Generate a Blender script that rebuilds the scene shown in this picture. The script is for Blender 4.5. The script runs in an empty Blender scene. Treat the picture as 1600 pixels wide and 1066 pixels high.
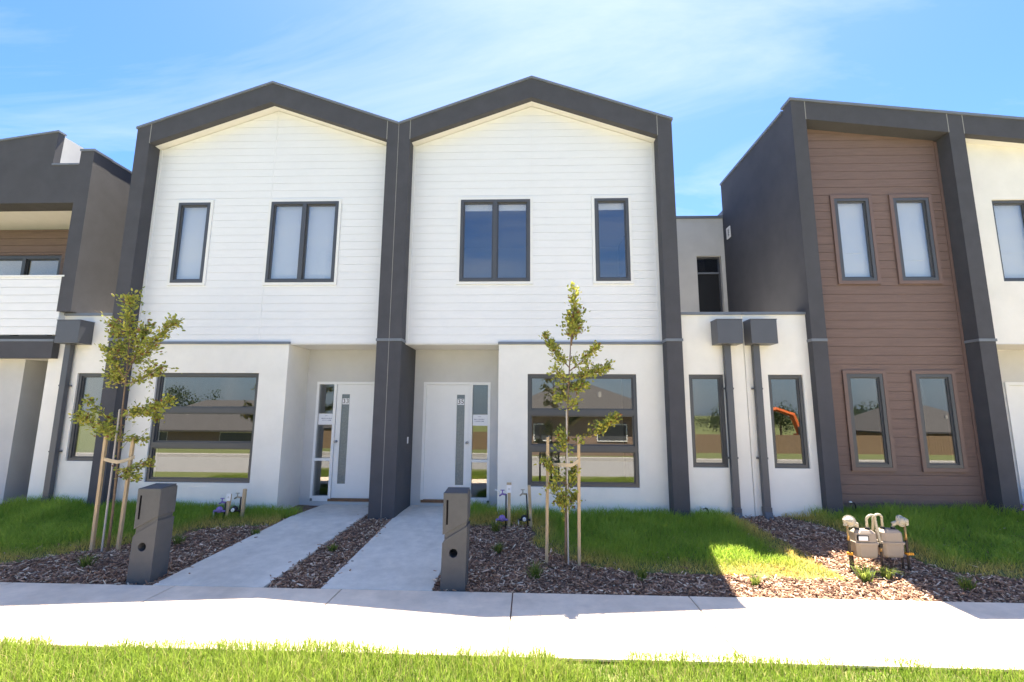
import bpy, math, random
import numpy as np
from mathutils import Vector, Matrix
random.seed(7); rng = np.random.default_rng(7)
SC = bpy.context.scene
COL = SC.collection

# ------------------------------------------------------------------ camera
FPX = 725.72
PITCH, YAW, ROLL = .1492, -.0373, .0061
CAM = np.array([2.3292, -7.5592, 1.573])
def cam_axes():
    cp, sp, cy, sy = math.cos(PITCH), math.sin(PITCH), math.cos(YAW), math.sin(YAW)
    f = np.array([sy*cp, cy*cp, sp]); r = np.array([cy, -sy, 0]); u = np.cross(r, f)
    c, s = math.cos(ROLL), math.sin(ROLL)
    return c*r+s*u, -s*r+c*u, f
AX_R, AX_U, AX_F = cam_axes()
cd = bpy.data.cameras.new('camera'); cam = bpy.data.objects.new('camera', cd); COL.objects.link(cam)
cd.sensor_fit = 'HORIZONTAL'; cd.sensor_width = 36; cd.lens = FPX/1600*36; cd.clip_start = .05; cd.clip_end = 3000
cam.matrix_world = Matrix(((AX_R[0], AX_U[0], -AX_F[0], CAM[0]), (AX_R[1], AX_U[1], -AX_F[1], CAM[1]),
                           (AX_R[2], AX_U[2], -AX_F[2], CAM[2]), (0, 0, 0, 1)))
SC.camera = cam

# ------------------------------------------------------------------ light
SUN_DIR = Vector((.055, .383, 1)).normalized()
w = bpy.data.worlds.new('World'); SC.world = w; w.use_nodes = True
nt = w.node_tree; nt.nodes.clear()
def N(t, typ, **kw):
    n = t.nodes.new(typ)
    for k, v in kw.items():
        if k == 'ins':
            for a, b in v.items(): n.inputs[a].default_value = b
        else: setattr(n, k, v)
    return n
out = N(nt, 'ShaderNodeOutputWorld'); bg = N(nt, 'ShaderNodeBackground', ins={'Strength': .058})
sky = N(nt, 'ShaderNodeTexSky', sky_type='NISHITA', sun_disc=False)
sky.sun_elevation = math.asin(SUN_DIR.z); sky.sun_rotation = math.atan2(SUN_DIR.x, SUN_DIR.y)
sky.air_density = 1.0; sky.dust_density = .7; sky.ozone_density = 2.0
hs = N(nt, 'ShaderNodeHueSaturation', ins={'Hue': .504, 'Saturation': 1.3, 'Value': 1.0})
tint = N(nt, 'ShaderNodeVectorMath', operation='MULTIPLY'); tint.inputs[1].default_value = (.88, .93, 1.06)
nt.links.new(sky.outputs[0], tint.inputs[0]); nt.links.new(tint.outputs[0], hs.inputs['Color'])
tc = N(nt, 'ShaderNodeTexCoord'); sx = N(nt, 'ShaderNodeSeparateXYZ'); nt.links.new(tc.outputs['Generated'], sx.inputs[0])
zc = N(nt, 'ShaderNodeMath', operation='MAXIMUM', ins={1: .06}); nt.links.new(sx.outputs['Z'], zc.inputs[0])
dx = N(nt, 'ShaderNodeMath', operation='DIVIDE'); dy = N(nt, 'ShaderNodeMath', operation='DIVIDE')
nt.links.new(sx.outputs['X'], dx.inputs[0]); nt.links.new(zc.outputs[0], dx.inputs[1])
nt.links.new(sx.outputs['Y'], dy.inputs[0]); nt.links.new(zc.outputs[0], dy.inputs[1])
cx = N(nt, 'ShaderNodeCombineXYZ'); nt.links.new(dx.outputs[0], cx.inputs[0]); nt.links.new(dy.outputs[0], cx.inputs[1])
mp = N(nt, 'ShaderNodeMapping', ins={'Rotation': (0, 0, .35), 'Scale': (.42, 1.1, 1), 'Location': (3.1, .4, 0)}); nt.links.new(cx.outputs[0], mp.inputs[0])
no = N(nt, 'ShaderNodeTexNoise', ins={'Scale': 1.3, 'Detail': 9, 'Roughness': .62, 'Distortion': .7}); nt.links.new(mp.outputs[0], no.inputs['Vector'])
cr = N(nt, 'ShaderNodeMapRange', ins={'From Min': .44, 'From Max': .84, 'To Min': .03, 'To Max': .40}); nt.links.new(no.outputs['Fac'], cr.inputs['Value'])
mixc = N(nt, 'ShaderNodeMix', data_type='RGBA'); mixc.inputs[7].default_value = (5.0, 5.15, 5.4, 1)
hz = N(nt, 'ShaderNodeMapRange', ins={'From Min': 0, 'From Max': .38, 'To Min': .85, 'To Max': 0}); nt.links.new(sx.outputs['Z'], hz.inputs['Value'])
hmix = N(nt, 'ShaderNodeMix', data_type='RGBA'); hmix.inputs[7].default_value = (1.55, 2.35, 3.4, 1)   # pale blue low sky, the same all round
nt.links.new(hz.outputs[0], hmix.inputs[0]); nt.links.new(hs.outputs[0], hmix.inputs[6])
nt.links.new(cr.outputs[0], mixc.inputs[0]); nt.links.new(hmix.outputs[2], mixc.inputs[6])
nt.links.new(mixc.outputs[2], bg.inputs[0]); nt.links.new(bg.outputs[0], out.inputs[0])
sd = bpy.data.lights.new('sun', 'SUN'); sd.energy = 5.0; sd.angle = math.radians(.53); sd.color = (1, .955, .88)
so = bpy.data.objects.new('sun', sd); COL.objects.link(so); so.location = (0, 10, 30)
so.rotation_euler = (-SUN_DIR).to_track_quat('-Z', 'Y').to_euler()
SC.view_settings.view_transform = 'Standard'; SC.view_settings.look = 'None'; SC.view_settings.exposure = 2.5
SC.view_settings.use_white_balance = True; SC.view_settings.white_balance_temperature = 7400; SC.view_settings.white_balance_tint = 10
SC.view_settings.gamma = 1; SC.view_settings.use_curve_mapping = False

# ------------------------------------------------------------------ pixel helpers (direction only; depth from what is touched)
def ray(u, v): return AX_F+(u-800)/FPX*AX_R+(533-v)/FPX*AX_U
def onY(u, v, Y): d = ray(u, v); return CAM+d*(Y-CAM[1])/d[1]
def zback(x): return np.interp(x, [-8, -5, -3, -1.5, 1.5, 5, 7, 10, 14], [-.02, -.03, -.07, -.12, -.12, -.07, .0, .06, .08])
BACK = -2.38           # rear edge of the public footpath
FRONT = -3.66          # its street edge
def gz(x, y):
    t = np.clip((np.asarray(y)-BACK)/-BACK, 0, 1); return -.315+(zback(x)+.315)*t
def G(u, v):
    d = ray(u, v); lo, hi = 1., 40.
    for i in range(50):
        m = (lo+hi)/2; P = CAM+d*m
        if P[2] > gz(P[0], P[1]): lo = m
        else: hi = m
    return CAM+d*lo

# ------------------------------------------------------------------ materials
def newmat(name):
    m = bpy.data.materials.new(name); m.use_nodes = True
    return m, m.node_tree, m.node_tree.nodes['Principled BSDF']
def mat(name, col, rough=.7, var=.08, scale=6, bump=0, bscale=200, metal=0, spec=.4, stain=0, attr=None, stretch=None):
    m, t, b = newmat(name)
    b.inputs['Roughness'].default_value = rough; b.inputs['Metallic'].default_value = metal
    b.inputs['Specular IOR Level'].default_value = spec
    tc = N(t, 'ShaderNodeTexCoord'); geo = N(t, 'ShaderNodeNewGeometry')
    vec = geo.outputs['Position']
    if stretch:
        mm = N(t, 'ShaderNodeMapping', ins={'Scale': stretch}); t.links.new(vec, mm.inputs[0]); vec = mm.outputs[0]
    n = N(t, 'ShaderNodeTexNoise', ins={'Scale': scale, 'Detail': 6, 'Roughness': .6}); t.links.new(vec, n.inputs['Vector'])
    r = N(t, 'ShaderNodeMapRange', ins={'From Min': .3, 'From Max': .7, 'To Min': 1-var, 'To Max': 1+var}); t.links.new(n.outputs['Fac'], r.inputs['Value'])
    mul = N(t, 'ShaderNodeVectorMath', operation='MULTIPLY'); mul.inputs[0].default_value = col[:3]
    if attr:
        a = N(t, 'ShaderNodeAttribute', attribute_name=attr); t.links.new(a.outputs['Color'], mul.inputs[0])
    t.links.new(r.outputs[0], mul.inputs[1]); cur = mul.outputs[0]
    if stain:
        n2 = N(t, 'ShaderNodeTexNoise', ins={'Scale': 1.1, 'Detail': 8, 'Roughness': .7}); t.links.new(geo.outputs['Position'], n2.inputs['Vector'])
        r2 = N(t, 'ShaderNodeMapRange', ins={'From Min': .42, 'From Max': .72, 'To Min': 1, 'To Max': 1-stain}); t.links.new(n2.outputs['Fac'], r2.inputs['Value'])
        m2 = N(t, 'ShaderNodeVectorMath', operation='MULTIPLY'); t.links.new(cur, m2.inputs[0]); t.links.new(r2.outputs[0], m2.inputs[1]); cur = m2.outputs[0]
    t.links.new(cur, b.inputs['Base Color'])
    if bump:
        nb = N(t, 'ShaderNodeTexNoise', ins={'Scale': bscale, 'Detail': 4, 'Roughness': .65}); t.links.new(vec, nb.inputs['Vector'])
        bp = N(t, 'ShaderNodeBump', ins={'Strength': bump, 'Distance': .01}); t.links.new(nb.outputs['Fac'], bp.inputs['Height'])
        t.links.new(bp.outputs[0], b.inputs['Normal'])
    return m
M = {}
M['charcoal'] = mat('charcoal_render', (.073, .074, .085), .85, .10, 3, .55, 160, stain=.10)
M['white'] = mat('white_boards', (.79, .80, .815), .55, .02, 4, .1, 60, stain=.03, stretch=(1, 1, 6))
M['whitetrim'] = mat('white_trim', (.80, .80, .79), .5, .02)
M['cream'] = mat('cream_render', (.84, .82, .77), .85, .03, 3, .45, 140, stain=.05)
M['soffit'] = mat('soffit_paint', (.74, .735, .715), .7, .03)
M['porch'] = mat('grey_render', (.60, .60, .595), .85, .04, 3, .45, 140, stain=.05)
M['setback'] = mat('pale_grey_render', (.56, .555, .54), .85, .04, 3, .45, 140, stain=.06)
M['brown'] = mat('brown_boards', (.180, .120, .103), .6, .14, 9, .45, 60, stretch=(.35, 1, 7))
M['browntrim'] = mat('brown_trim', (.175, .116, .10), .5, .06)
M['frame'] = mat('window_aluminium', (.075, .078, .086), .35, .04, spec=.5)
M['flash'] = mat('flashing_metal', (.16, .18, .21), .4, .06, spec=.5)
M['joint'] = mat('sealant', (.30, .29, .27), .8, .05)
M['pipe'] = mat('downpipe_metal', (.085, .09, .105), .4, .05, spec=.5)
M['door'] = mat('door_paint', (.84, .845, .84), .4, .015)
M['timber_sill'] = mat('timber_sill', (.22, .11, .06), .6, .2, 20)
M['chrome'] = mat('satin_steel', (.6, .6, .6), .25, .02, metal=1)
M['paper'] = mat('paper', (.82, .83, .86), .7, .01)
M['ink'] = mat('ink', (.18, .17, .28), .7, .01)
M['black'] = mat('black_plastic', (.015, .015, .016), .5, .05)
M['void'] = mat('slot_shadow_black', (.008, .008, .009), 1, .05, spec=0)
M['roofmetal'] = mat('roof_metal', (.12, .125, .135), .45, .06)
M['inner'] = mat('plaster_interior', (.55, .52, .47), .9, .03)
M['floorint'] = mat('interior_floor', (.28, .22, .17), .7, .08)
M['blind'] = mat('roller_blind', (.80, .80, .80), .9, .02)
M['curtain'] = mat('curtain_brown', (.30, .20, .14), .9, .05)
M['concrete'] = mat('path_concrete', (.74, .685, .60), .85, .09, 7, .5, 90, stain=.24)
M['footpath'] = mat('footpath_concrete', (.86, .70, .55), .85, .08, 6, .5, 90, stain=.22)
M['mailbox'] = mat('mailbox_concrete', (.080, .085, .093), .8, .07, 12, .35, 130, stain=.10)
M['soil'] = mat('mulch_soil', (.20, .125, .092), .95, .35, 14, .8, 70)
M['chip'] = mat('bark_chips', (.1, .06, .05), .9, .25, 60, attr='Col')
M['stake'] = mat('stake_pine', (.50, .37, .23), .8, .18, 14, .3, 60, stretch=(6, 6, .6))
M['stakegrey'] = mat('stake_weathered', (.42, .39, .36), .8, .15, 14, .3, 60, stretch=(6, 6, .6))
M['hessian'] = mat('hessian_tie', (.52, .42, .29), .9, .12, 90, .4, 300)
M['bark'] = mat('sapling_bark', (.22, .15, .10), .85, .25, 30, .4, 90)
M['meter'] = mat('gas_meter_paint', (.30, .255, .21), .45, .06, 8)
M['meterpale'] = mat('cream_pipe_paint', (.40, .375, .30), .4, .05, 8)
M['brass'] = mat('brass', (.45, .29, .12), .4, .15, 30, metal=.6)
M['pipeblack'] = mat('dark_pipe', (.03, .022, .02), .5, .3, 25)
M['orange'] = mat('orange_clip', (.75, .32, .03), .5, .05)
M['purple'] = mat('purple_plastic', (.22, .15, .42), .45, .1, 40)
M['tapmetal'] = mat('tap_metal', (.42, .38, .30), .35, .15, 40, metal=.8)
M['asphalt'] = mat('asphalt', (.25, .245, .235), .9, .08, 30, .4, 200)
M['bounce_ground'] = mat('bounce_strip_turf', (.17, .16, .09), .95, .25, 5, .5, 60)  # turf-like tone of the strip put in for bounce light
M['kerb'] = mat('kerb_concrete', (.42, .40, .37), .85, .08, 5, .3, 100)
M['brick'] = mat('far_brick', (.25, .17, .13), .85, .12, 6)
M['tile'] = mat('far_roof_tiles', (.07, .066, .064), .8, .2, 18, .5, 20)
M['paling'] = mat('fence_palings', (.24, .16, .10), .85, .22, 5, stretch=(6, 6, .3))
M['digger'] = mat('excavator_orange', (.62, .13, .03), .5, .1)
M['grassmat'] = None
def foliage(name, trans=.35, rough=.55, attr='Col', var=.15):
    m, t, b = newmat(name)
    a = N(t, 'ShaderNodeAttribute', attribute_name=attr)
    b.inputs['Roughness'].default_value = rough; b.inputs['Specular IOR Level'].default_value = .25
    t.links.new(a.outputs['Color'], b.inputs['Base Color'])
    tr = N(t, 'ShaderNodeBsdfTranslucent'); t.links.new(a.outputs['Color'], tr.inputs[0])
    mx = N(t, 'ShaderNodeMixShader', ins={0: trans}); o = t.nodes['Material Output']
    t.links.new(b.outputs[0], mx.inputs[1]); t.links.new(tr.outputs[0], mx.inputs[2]); t.links.new(mx.outputs[0], o.inputs[0])
    return m
M['grass'] = foliage('grass_blades', .48); M['leaf'] = foliage('leaves', .4, .4)
def glassmat(name, tint, refl, rough=.0):
    m = bpy.data.materials.new(name); m.use_nodes = True; t = m.node_tree; t.nodes.clear()
    o = N(t, 'ShaderNodeOutputMaterial'); tr = N(t, 'ShaderNodeBsdfTransparent', ins={0: (*tint, 1)})
    gl = N(t, 'ShaderNodeBsdfGlossy', ins={'Roughness': rough, 'Color': (.95, .97, 1, 1)})
    lw = N(t, 'ShaderNodeLayerWeight', ins={'Blend': .5}); pw = N(t, 'ShaderNodeMath', operation='POWER', ins={1: 5}); t.links.new(lw.outputs['Facing'], pw.inputs[0])
    ad = N(t, 'ShaderNodeMath', operation='ADD', use_clamp=True, ins={1: refl+.04}); t.links.new(pw.outputs[0], ad.inputs[0])
    mx = N(t, 'ShaderNodeMixShader'); t.links.new(ad.outputs[0], mx.inputs[0]); t.links.new(tr.outputs[0], mx.inputs[1]); t.links.new(gl.outputs[0], mx.inputs[2])
    t.links.new(mx.outputs[0], o.inputs[0]); return m
M['glass'] = glassmat('coated_window_glass', (.90, .91, .91), .085)
M['glasslite'] = glassmat('sidelight_glass', (.72, .74, .74), .08)
M['obscure'] = mat('obscure_door_glass', (.13, .17, .19), .12, .25, 40, .5, 90, spec=.9)
def grounds():
    m, t, b = newmat('ground_turf'); b.inputs['Roughness'].default_value = .95
    geo = N(t, 'ShaderNodeNewGeometry'); n = N(t, 'ShaderNodeTexNoise', ins={'Scale': 1.3, 'Detail': 8, 'Roughness': .7}); t.links.new(geo.outputs['Position'], n.inputs['Vector'])
    r = N(t, 'ShaderNodeValToRGB'); e = r.color_ramp.elements
    e[0].position = .3; e[0].color = (.08, .11, .025, 1); e[1].position = .7; e[1].color = (.15, .155, .05, 1)
    t.links.new(n.outputs['Fac'], r.inputs[0]); t.links.new(r.outputs[0], b.inputs['Base Color']); return m
M['turf'] = grounds()

# ------------------------------------------------------------------ mesh helpers
class MB:
    def __init__(s): s.v = []; s.f = []
    def add(s, vs, fs):
        o = len(s.v); s.v += [tuple(map(float, p)) for p in vs]; s.f += [tuple(o+i for i in f) for f in fs]; return s
    def box(s, x0, x1, y0, y1, z0, z1):
        x0, x1 = sorted((x0, x1)); y0, y1 = sorted((y0, y1)); z0, z1 = sorted((z0, z1))
        return s.add([(x0, y0, z0), (x1, y0, z0), (x1, y1, z0), (x0, y1, z0), (x0, y0, z1), (x1, y0, z1), (x1, y1, z1), (x0, y1, z1)],
                     [(0, 3, 2, 1), (4, 5, 6, 7), (0, 1, 5, 4), (1, 2, 6, 5), (2, 3, 7, 6), (3, 0, 4, 7)])
    def prism_y(s, poly, y0, y1):      # polygon in x,z extruded along y
        a = sum(poly[i][0]*poly[(i+1) % len(poly)][1]-poly[(i+1) % len(poly)][0]*poly[i][1] for i in range(len(poly)))
        if a < 0: poly = poly[::-1]
        n = len(poly)
        return s.add([(x, y0, z) for x, z in poly]+[(x, y1, z) for x, z in poly],
                     [tuple(range(n)), tuple(range(2*n-1, n-1, -1))]+[(i, i+n, (i+1) % n+n, (i+1) % n) for i in range(n)])
    def prism_x(s, poly, x0, x1):      # polygon in y,z extruded along x
        a = sum(poly[i][0]*poly[(i+1) % len(poly)][1]-poly[(i+1) % len(poly)][0]*poly[i][1] for i in range(len(poly)))
        if a < 0: poly = poly[::-1]
        n = len(poly); x0, x1 = sorted((x0, x1))
        return s.add([(x1, y, z) for y, z in poly]+[(x0, y, z) for y, z in poly],
                     [tuple(range(n)), tuple(range(2*n-1, n-1, -1))]+[(i, i+n, (i+1) % n+n, (i+1) % n) for i in range(n)])
    def tube(s, pts, rad, seg=8, caps=True):
        pts = [Vector(p) for p in pts]; rad = rad if hasattr(rad, '__len__') else [rad]*len(pts)
        rings = []; up = Vector((.31, .17, .93))
        for i, p in enumerate(pts):
            d = (pts[min(i+1, len(pts)-1)]-pts[max(i-1, 0)]).normalized()
            a = d.cross(up)
            if a.length < .1: a = d.cross(Vector((1, 0, 0)))
            a.normalize(); b = d.cross(a)
            rings.append([p+(a*math.cos(2*math.pi*k/seg)+b*math.sin(2*math.pi*k/seg))*rad[i] for k in range(seg)])
        vs = [q for r in rings for q in r]; fs = []
        for i in range(len(pts)-1):
            for k in range(seg):
                fs.append((i*seg+k, i*seg+(k+1) % seg, (i+1)*seg+(k+1) % seg, (i+1)*seg+k))
        if caps: fs += [tuple(range(seg-1, -1, -1)), tuple(range((len(pts)-1)*seg, len(pts)*seg))]
        return s.add(vs, [f[::-1] for f in fs])
    def ball(s, c, r, sx=1, sy=1, sz=1, seg=12, rings=8):
        vs = [(c[0], c[1], c[2]-r*sz)]; fs = []
        for i in range(1, rings):
            t = math.pi*i/rings
            for k in range(seg):
                p = 2*math.pi*k/seg; vs.append((c[0]+r*sx*math.sin(t)*math.cos(p), c[1]+r*sy*math.sin(t)*math.sin(p), c[2]-r*sz*math.cos(t)))
        vs.append((c[0], c[1], c[2]+r*sz)); L = len(vs)-1
        for k in range(seg):
            fs.append((0, 1+(k+1) % seg, 1+k)); fs.append((L, 1+(rings-2)*seg+k, 1+(rings-2)*seg+(k+1) % seg))
            for i in range(rings-2): fs.append((1+i*seg+k, 1+i*seg+(k+1) % seg, 1+(i+1)*seg+(k+1) % seg, 1+(i+1)*seg+k))
        return s.add(vs, fs)
    def build(s, name, m, parent=None, smooth=False, bevel=0):
        me = bpy.data.meshes.new(name); me.from_pydata(s.v, [], s.f); me.update()
        me.materials.append(M[m] if isinstance(m, str) else m)
        if smooth: me.polygons.foreach_set('use_smooth', [True]*len(me.polygons))
        o = bpy.data.objects.new(name, me); COL.objects.link(o)
        if parent is not None:
            o.parent = parent; o.matrix_parent_inverse = parent_inv(parent)
        if bevel:
            b = o.modifiers.new('bevel', 'BEVEL'); b.width = bevel; b.segments = 2; b.limit_method = 'ANGLE'
        return o
WORLD = {}
def parent_inv(p):      # meshes are in world coordinates: undo the thing's offset
    return Matrix.Translation(-p.location) if p.parent is None else Matrix.Identity(4)
def thing(name, label, cat, loc=(0, 0, 0), group=None):
    o = bpy.data.objects.new(name, None); COL.objects.link(o); o.location = loc; o.empty_display_size = .2
    o['label'] = label; o['category'] = cat
    if group: o['group'] = group
    return o
def tag(o, label, cat, group=None):
    o['label'] = label; o['category'] = cat
    if group: o['group'] = group
    return o
def struct(o, kind='structure', label=None):
    o['kind'] = kind
    if label: o['label'] = label
    return o
def box(name, m, parent, *a, bevel=0): return MB().box(*a).build(name, m, parent, bevel=bevel)
def wall(x0, x1, z0, z1, y0, y1, holes):
    """slab in the xz plane with rectangular openings (x0,x1,z0,z1), one clean shell"""
    xs = sorted({x0, x1, *[h[0] for h in holes], *[h[1] for h in holes]}); zs = sorted({z0, z1, *[h[2] for h in holes], *[h[3] for h in holes]})
    xs = [x for x in xs if x0-1e-6 <= x <= x1+1e-6]; zs = [z for z in zs if z0-1e-6 <= z <= z1+1e-6]
    nx, nz = len(xs)-1, len(zs)-1
    def solid(i, j):
        if i < 0 or j < 0 or i >= nx or j >= nz: return False
        cx, cz = (xs[i]+xs[i+1])/2, (zs[j]+zs[j+1])/2
        return not any(h[0] < cx < h[1] and h[2] < cz < h[3] for h in holes)
    m = MB(); idx = {}
    def V(i, j, k):
        if (i, j, k) not in idx: idx[(i, j, k)] = len(m.v); m.v.append((xs[i], (y0, y1)[k], zs[j]))
        return idx[(i, j, k)]
    for i in range(nx):
        for j in range(nz):
            if not solid(i, j): continue
            m.f.append((V(i, j, 0), V(i+1, j, 0), V(i+1, j+1, 0), V(i, j+1, 0))); m.f.append((V(i, j, 1), V(i, j+1, 1), V(i+1, j+1, 1), V(i+1, j, 1)))
            if not solid(i-1, j): m.f.append((V(i, j, 0), V(i, j+1, 0), V(i, j+1, 1), V(i, j, 1)))
            if not solid(i+1, j): m.f.append((V(i+1, j, 0), V(i+1, j, 1), V(i+1, j+1, 1), V(i+1, j+1, 0)))
            if not solid(i, j-1): m.f.append((V(i, j, 0), V(i, j, 1), V(i+1, j, 1), V(i+1, j, 0)))
            if not solid(i, j+1): m.f.append((V(i, j+1, 0), V(i+1, j+1, 0), V(i+1, j+1, 1), V(i, j+1, 1)))
    return m
def ring(m, x0, x1, z0, z1, t, y0, y1):
    """rectangular picture-frame, one shell"""
    o = [(x0, z0), (x1, z0), (x1, z1), (x0, z1)]; i = [(x0+t, z0+t), (x1-t, z0+t), (x1-t, z1-t), (x0+t, z1-t)]
    vs = [(x, y0, z) for x, z in o]+[(x, y0, z) for x, z in i]+[(x, y1, z) for x, z in o]+[(x, y1, z) for x, z in i]; fs = []
    for k in range(4):
        n = (k+1) % 4
        fs += [(k, n, 4+n, 4+k), (8+k, 12+k, 12+n, 8+n), (k, 8+k, 8+n, n), (4+k, 4+n, 12+n, 12+k)]
    m.add(vs, fs); return m
def clip(poly, a, b, c):       # keep a*x+b*z<=c
    o = []
    for i in range(len(poly)):
        p, q = poly[i], poly[(i+1) % len(poly)]; dp, dq = a*p[0]+b*p[1]-c, a*q[0]+b*q[1]-c
        if dp <= 0: o.append(p)
        if dp*dq < 0: t = dp/(dp-dq); o.append((p[0]+t*(q[0]-p[0]), p[1]+t*(q[1]-p[1])))
    return o
def boards(parent, m, x0, x1, z0, z1, y, holes, planes=(), pitch=.14, joints=(), thick=.015, gap=.006):
    """horizontal weatherboards, one object each, cut round the openings"""
    n = int(math.ceil((z1-z0)/pitch)); k = 0
    for r in range(n):
        a, b = z0+r*pitch+gap/2, min(z0+(r+1)*pitch-gap/2, z1)
        cuts = [(x0, x1)]
        for h in holes:
            if h[2] < b-.01 and h[3] > a+.01:
                nc = []
                for (p, q) in cuts:
                    if h[0] > p: nc.append((p, min(q, h[0])))
                    if h[1] < q: nc.append((max(p, h[1]), q))
                cuts = [c for c in nc if c[1]-c[0] > .01]
        segs = []; extra = []
        for h in holes:
            if h[2] < b-.01 and h[3] > a+.01:
                if h[3] < b-.012: extra.append((h[0], h[1], h[3], b))
                elif h[2] > a+.012: extra.append((h[0], h[1], a, h[2]))
        for (p, q) in cuts:
            for j in joints:
                if p < j < q and r % 1 == 0: segs.append((p, j-.002)); p = j+.002
            segs.append((p, q))
        for (p, q, lo, hi) in [(p, q, a, b) for p, q in segs]+extra:
            poly = [(p, lo), (q, lo), (q, hi), (p, hi)]
            for pl in planes:
                poly = clip(poly, *pl)
                if len(poly) < 3: break
            if len(poly) < 3: continue
            xs = [c[0] for c in poly]; zs_ = [c[1] for c in poly]
            if max(xs)-min(xs) < .02 or max(zs_)-min(zs_) < .004: continue
            dy = random.uniform(-.0006, .0006)
            MB().prism_y(poly, y+dy, y+thick+dy).build('board', m, parent); k += 1
    return k
def window(parent, x0, x1, z0, z1, y, style='single', trim=None, rows=(), name='window', glass='glass', blind=None, t=.05, mull=None, trim_t=.05, proud=.02, reveal=.03, rail=None):
    """frame set in an opening whose outer face is at y"""
    yf = y+reveal-(.055 if trim else 0)
    m = MB(); ring(m, x0, x1, z0, z1, t, yf, yf+.09)
    f = m.build(name, 'frame', parent)
    panes = []; cols = [(x0+t, x1-t)]
    if mull is not None:
        MB().box(mull-.035, mull+.035, yf-.004, yf+.08, z0+t, z1-t).build('mullion', 'frame', f); cols = [(x0+t, mull-.035), (mull+.035, x1-t)]
    zr = [z0+t]
    for r in rows:
        MB().box(x0+t, x1-t, yf-.004, yf+.08, r-.045, r+.045).build('transom', 'frame', f); zr += [r-.045, r+.045]
    zr.append(z1-t)
    for ci, (a, b) in enumerate(cols):
        for i in range(0, len(zr), 2):
            s = .022; ym = yf+(.025 if (ci+i//2) % 2 == 0 else .035)
            sm = MB(); ring(sm, a, b, zr[i], zr[i+1], s, ym, ym+.035); sm.build('sash', 'frame', f)
            box('pane', glass, f, a+s, b-s, ym+.014, ym+.02, zr[i]+s, zr[i+1]-s)
    if trim:
        tm = MB(); ring(tm, x0-trim_t, x1+trim_t, z0-trim_t, z1+trim_t, trim_t-.003, y-proud, y+.02); tm.build('trim', trim, f)
    if blind: box('blind', 'blind', f, x0+.02, x1-.02, yf+.095, yf+.10, z0+blind*(z1-z0), z1+.02)
    if blind and blind > .1: box('blind_rail', 'whitetrim', f, x0+.03, x1-.03, yf+.088, yf+.104, z0+blind*(z1-z0)-.025, z0+blind*(z1-z0)-.001)
    if rail: box('blind_rail', 'whitetrim', f, x0+.03, x1-.03, yf+.086, yf+.094, z0+rail*(z1-z0)-.02, z0+rail*(z1-z0))
    return f
def text_mesh(txt, size, name, m, parent, loc, ext=.001):
    c = bpy.data.curves.new(name, 'FONT'); c.body = txt; c.size = size; c.extrude = ext; c.align_x = 'CENTER'; c.align_y = 'CENTER'
    o = bpy.data.objects.new(name, c); COL.objects.link(o); dg = bpy.context.evaluated_depsgraph_get()
    me = bpy.data.meshes.new_from_object(o.evaluated_get(dg)); bpy.data.objects.remove(o)
    me.transform(Matrix.Translation(loc) @ Matrix.Rotation(math.pi/2, 4, 'X')); me.materials.clear(); me.materials.append(M[m])
    o = bpy.data.objects.new(name, me); COL.objects.link(o); o.parent = parent; o.matrix_parent_inverse = parent_inv(parent); return o

# ================================================================== SETTING
def sheet(name, m, xs, ys, zf, kind='structure'):
    v = [(x, y, float(zf(x, y))) for y in ys for x in xs]; nx = len(xs)
    f = [(j*nx+i, j*nx+i+1, (j+1)*nx+i+1, (j+1)*nx+i) for j in range(len(ys)-1) for i in range(nx-1)]
    b = MB(); b.add(v, f); return struct(b.build(name, m), kind)
def far_z(y):
    return np.interp(y, [-900, -60, -46, -26, -16, -13.2, -13.0, -6.3, -6.2, -3.2, -2.4, 60, 900], [-6, -3.3, -2.95, -1.55, -.8, -.5, -.62, -.62, -.42, -.42, -.42, -.5, -2])
sheet('ground', 'turf', [-900, -60, -20, -8, 0, 8, 20, 60, 900], [-900, -60, -46, -36, -26, -20, -16, -13.2, -13.0, -6.3, -6.2, -3.2, -2.4, 0, 60, 900], lambda x, y: far_z(y))
xs = list(np.linspace(-14, 16, 61))
sheet('garden_bed', 'soil', xs, list(np.linspace(BACK, 0, 16))+[.4, 1.0, 3.2], lambda x, y: gz(x, y)-.012)
sheet('bounce_strip', 'bounce_ground', [-200, -40, 0, 40, 200], [-21, -16, -13.2], lambda x, y: far_z(y)+.02)  # strip added beyond the road to bounce sunlight at the houses
rd = struct(box('road', 'asphalt', None, -200, 200, -12.7, -6.6, -.70, -.575))
for (a, b) in ((-6.6, -6.3), (-13.0, -12.7)): struct(box('kerb', 'kerb', None, -200, 200, a, b, -.70, -.43))
sheet('verge', 'turf', list(np.linspace(-16, 20, 40)), [-6.3, -5, -4.2, FRONT+.0], lambda x, y: -.335-.02*(x*.0)-.03*(-(y-FRONT))/2.6)
fp = struct(box('footpath', 'soil', None, -60, 60, FRONT, BACK, -.42, -.318))
jx = [-10.5+1.81*i for i in range(0, 16)]; jx = [x-.0 for x in jx]
off = min((abs(x-.35), x) for x in jx)[1]-.35; jx = [x-off for x in jx]
for a, b in zip(jx[:-1], jx[1:]):
    o = box('concrete_slab', 'footpath', fp, a+.006, b-.006, FRONT, BACK-.003, -.40, -.300, bevel=.006)
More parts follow.
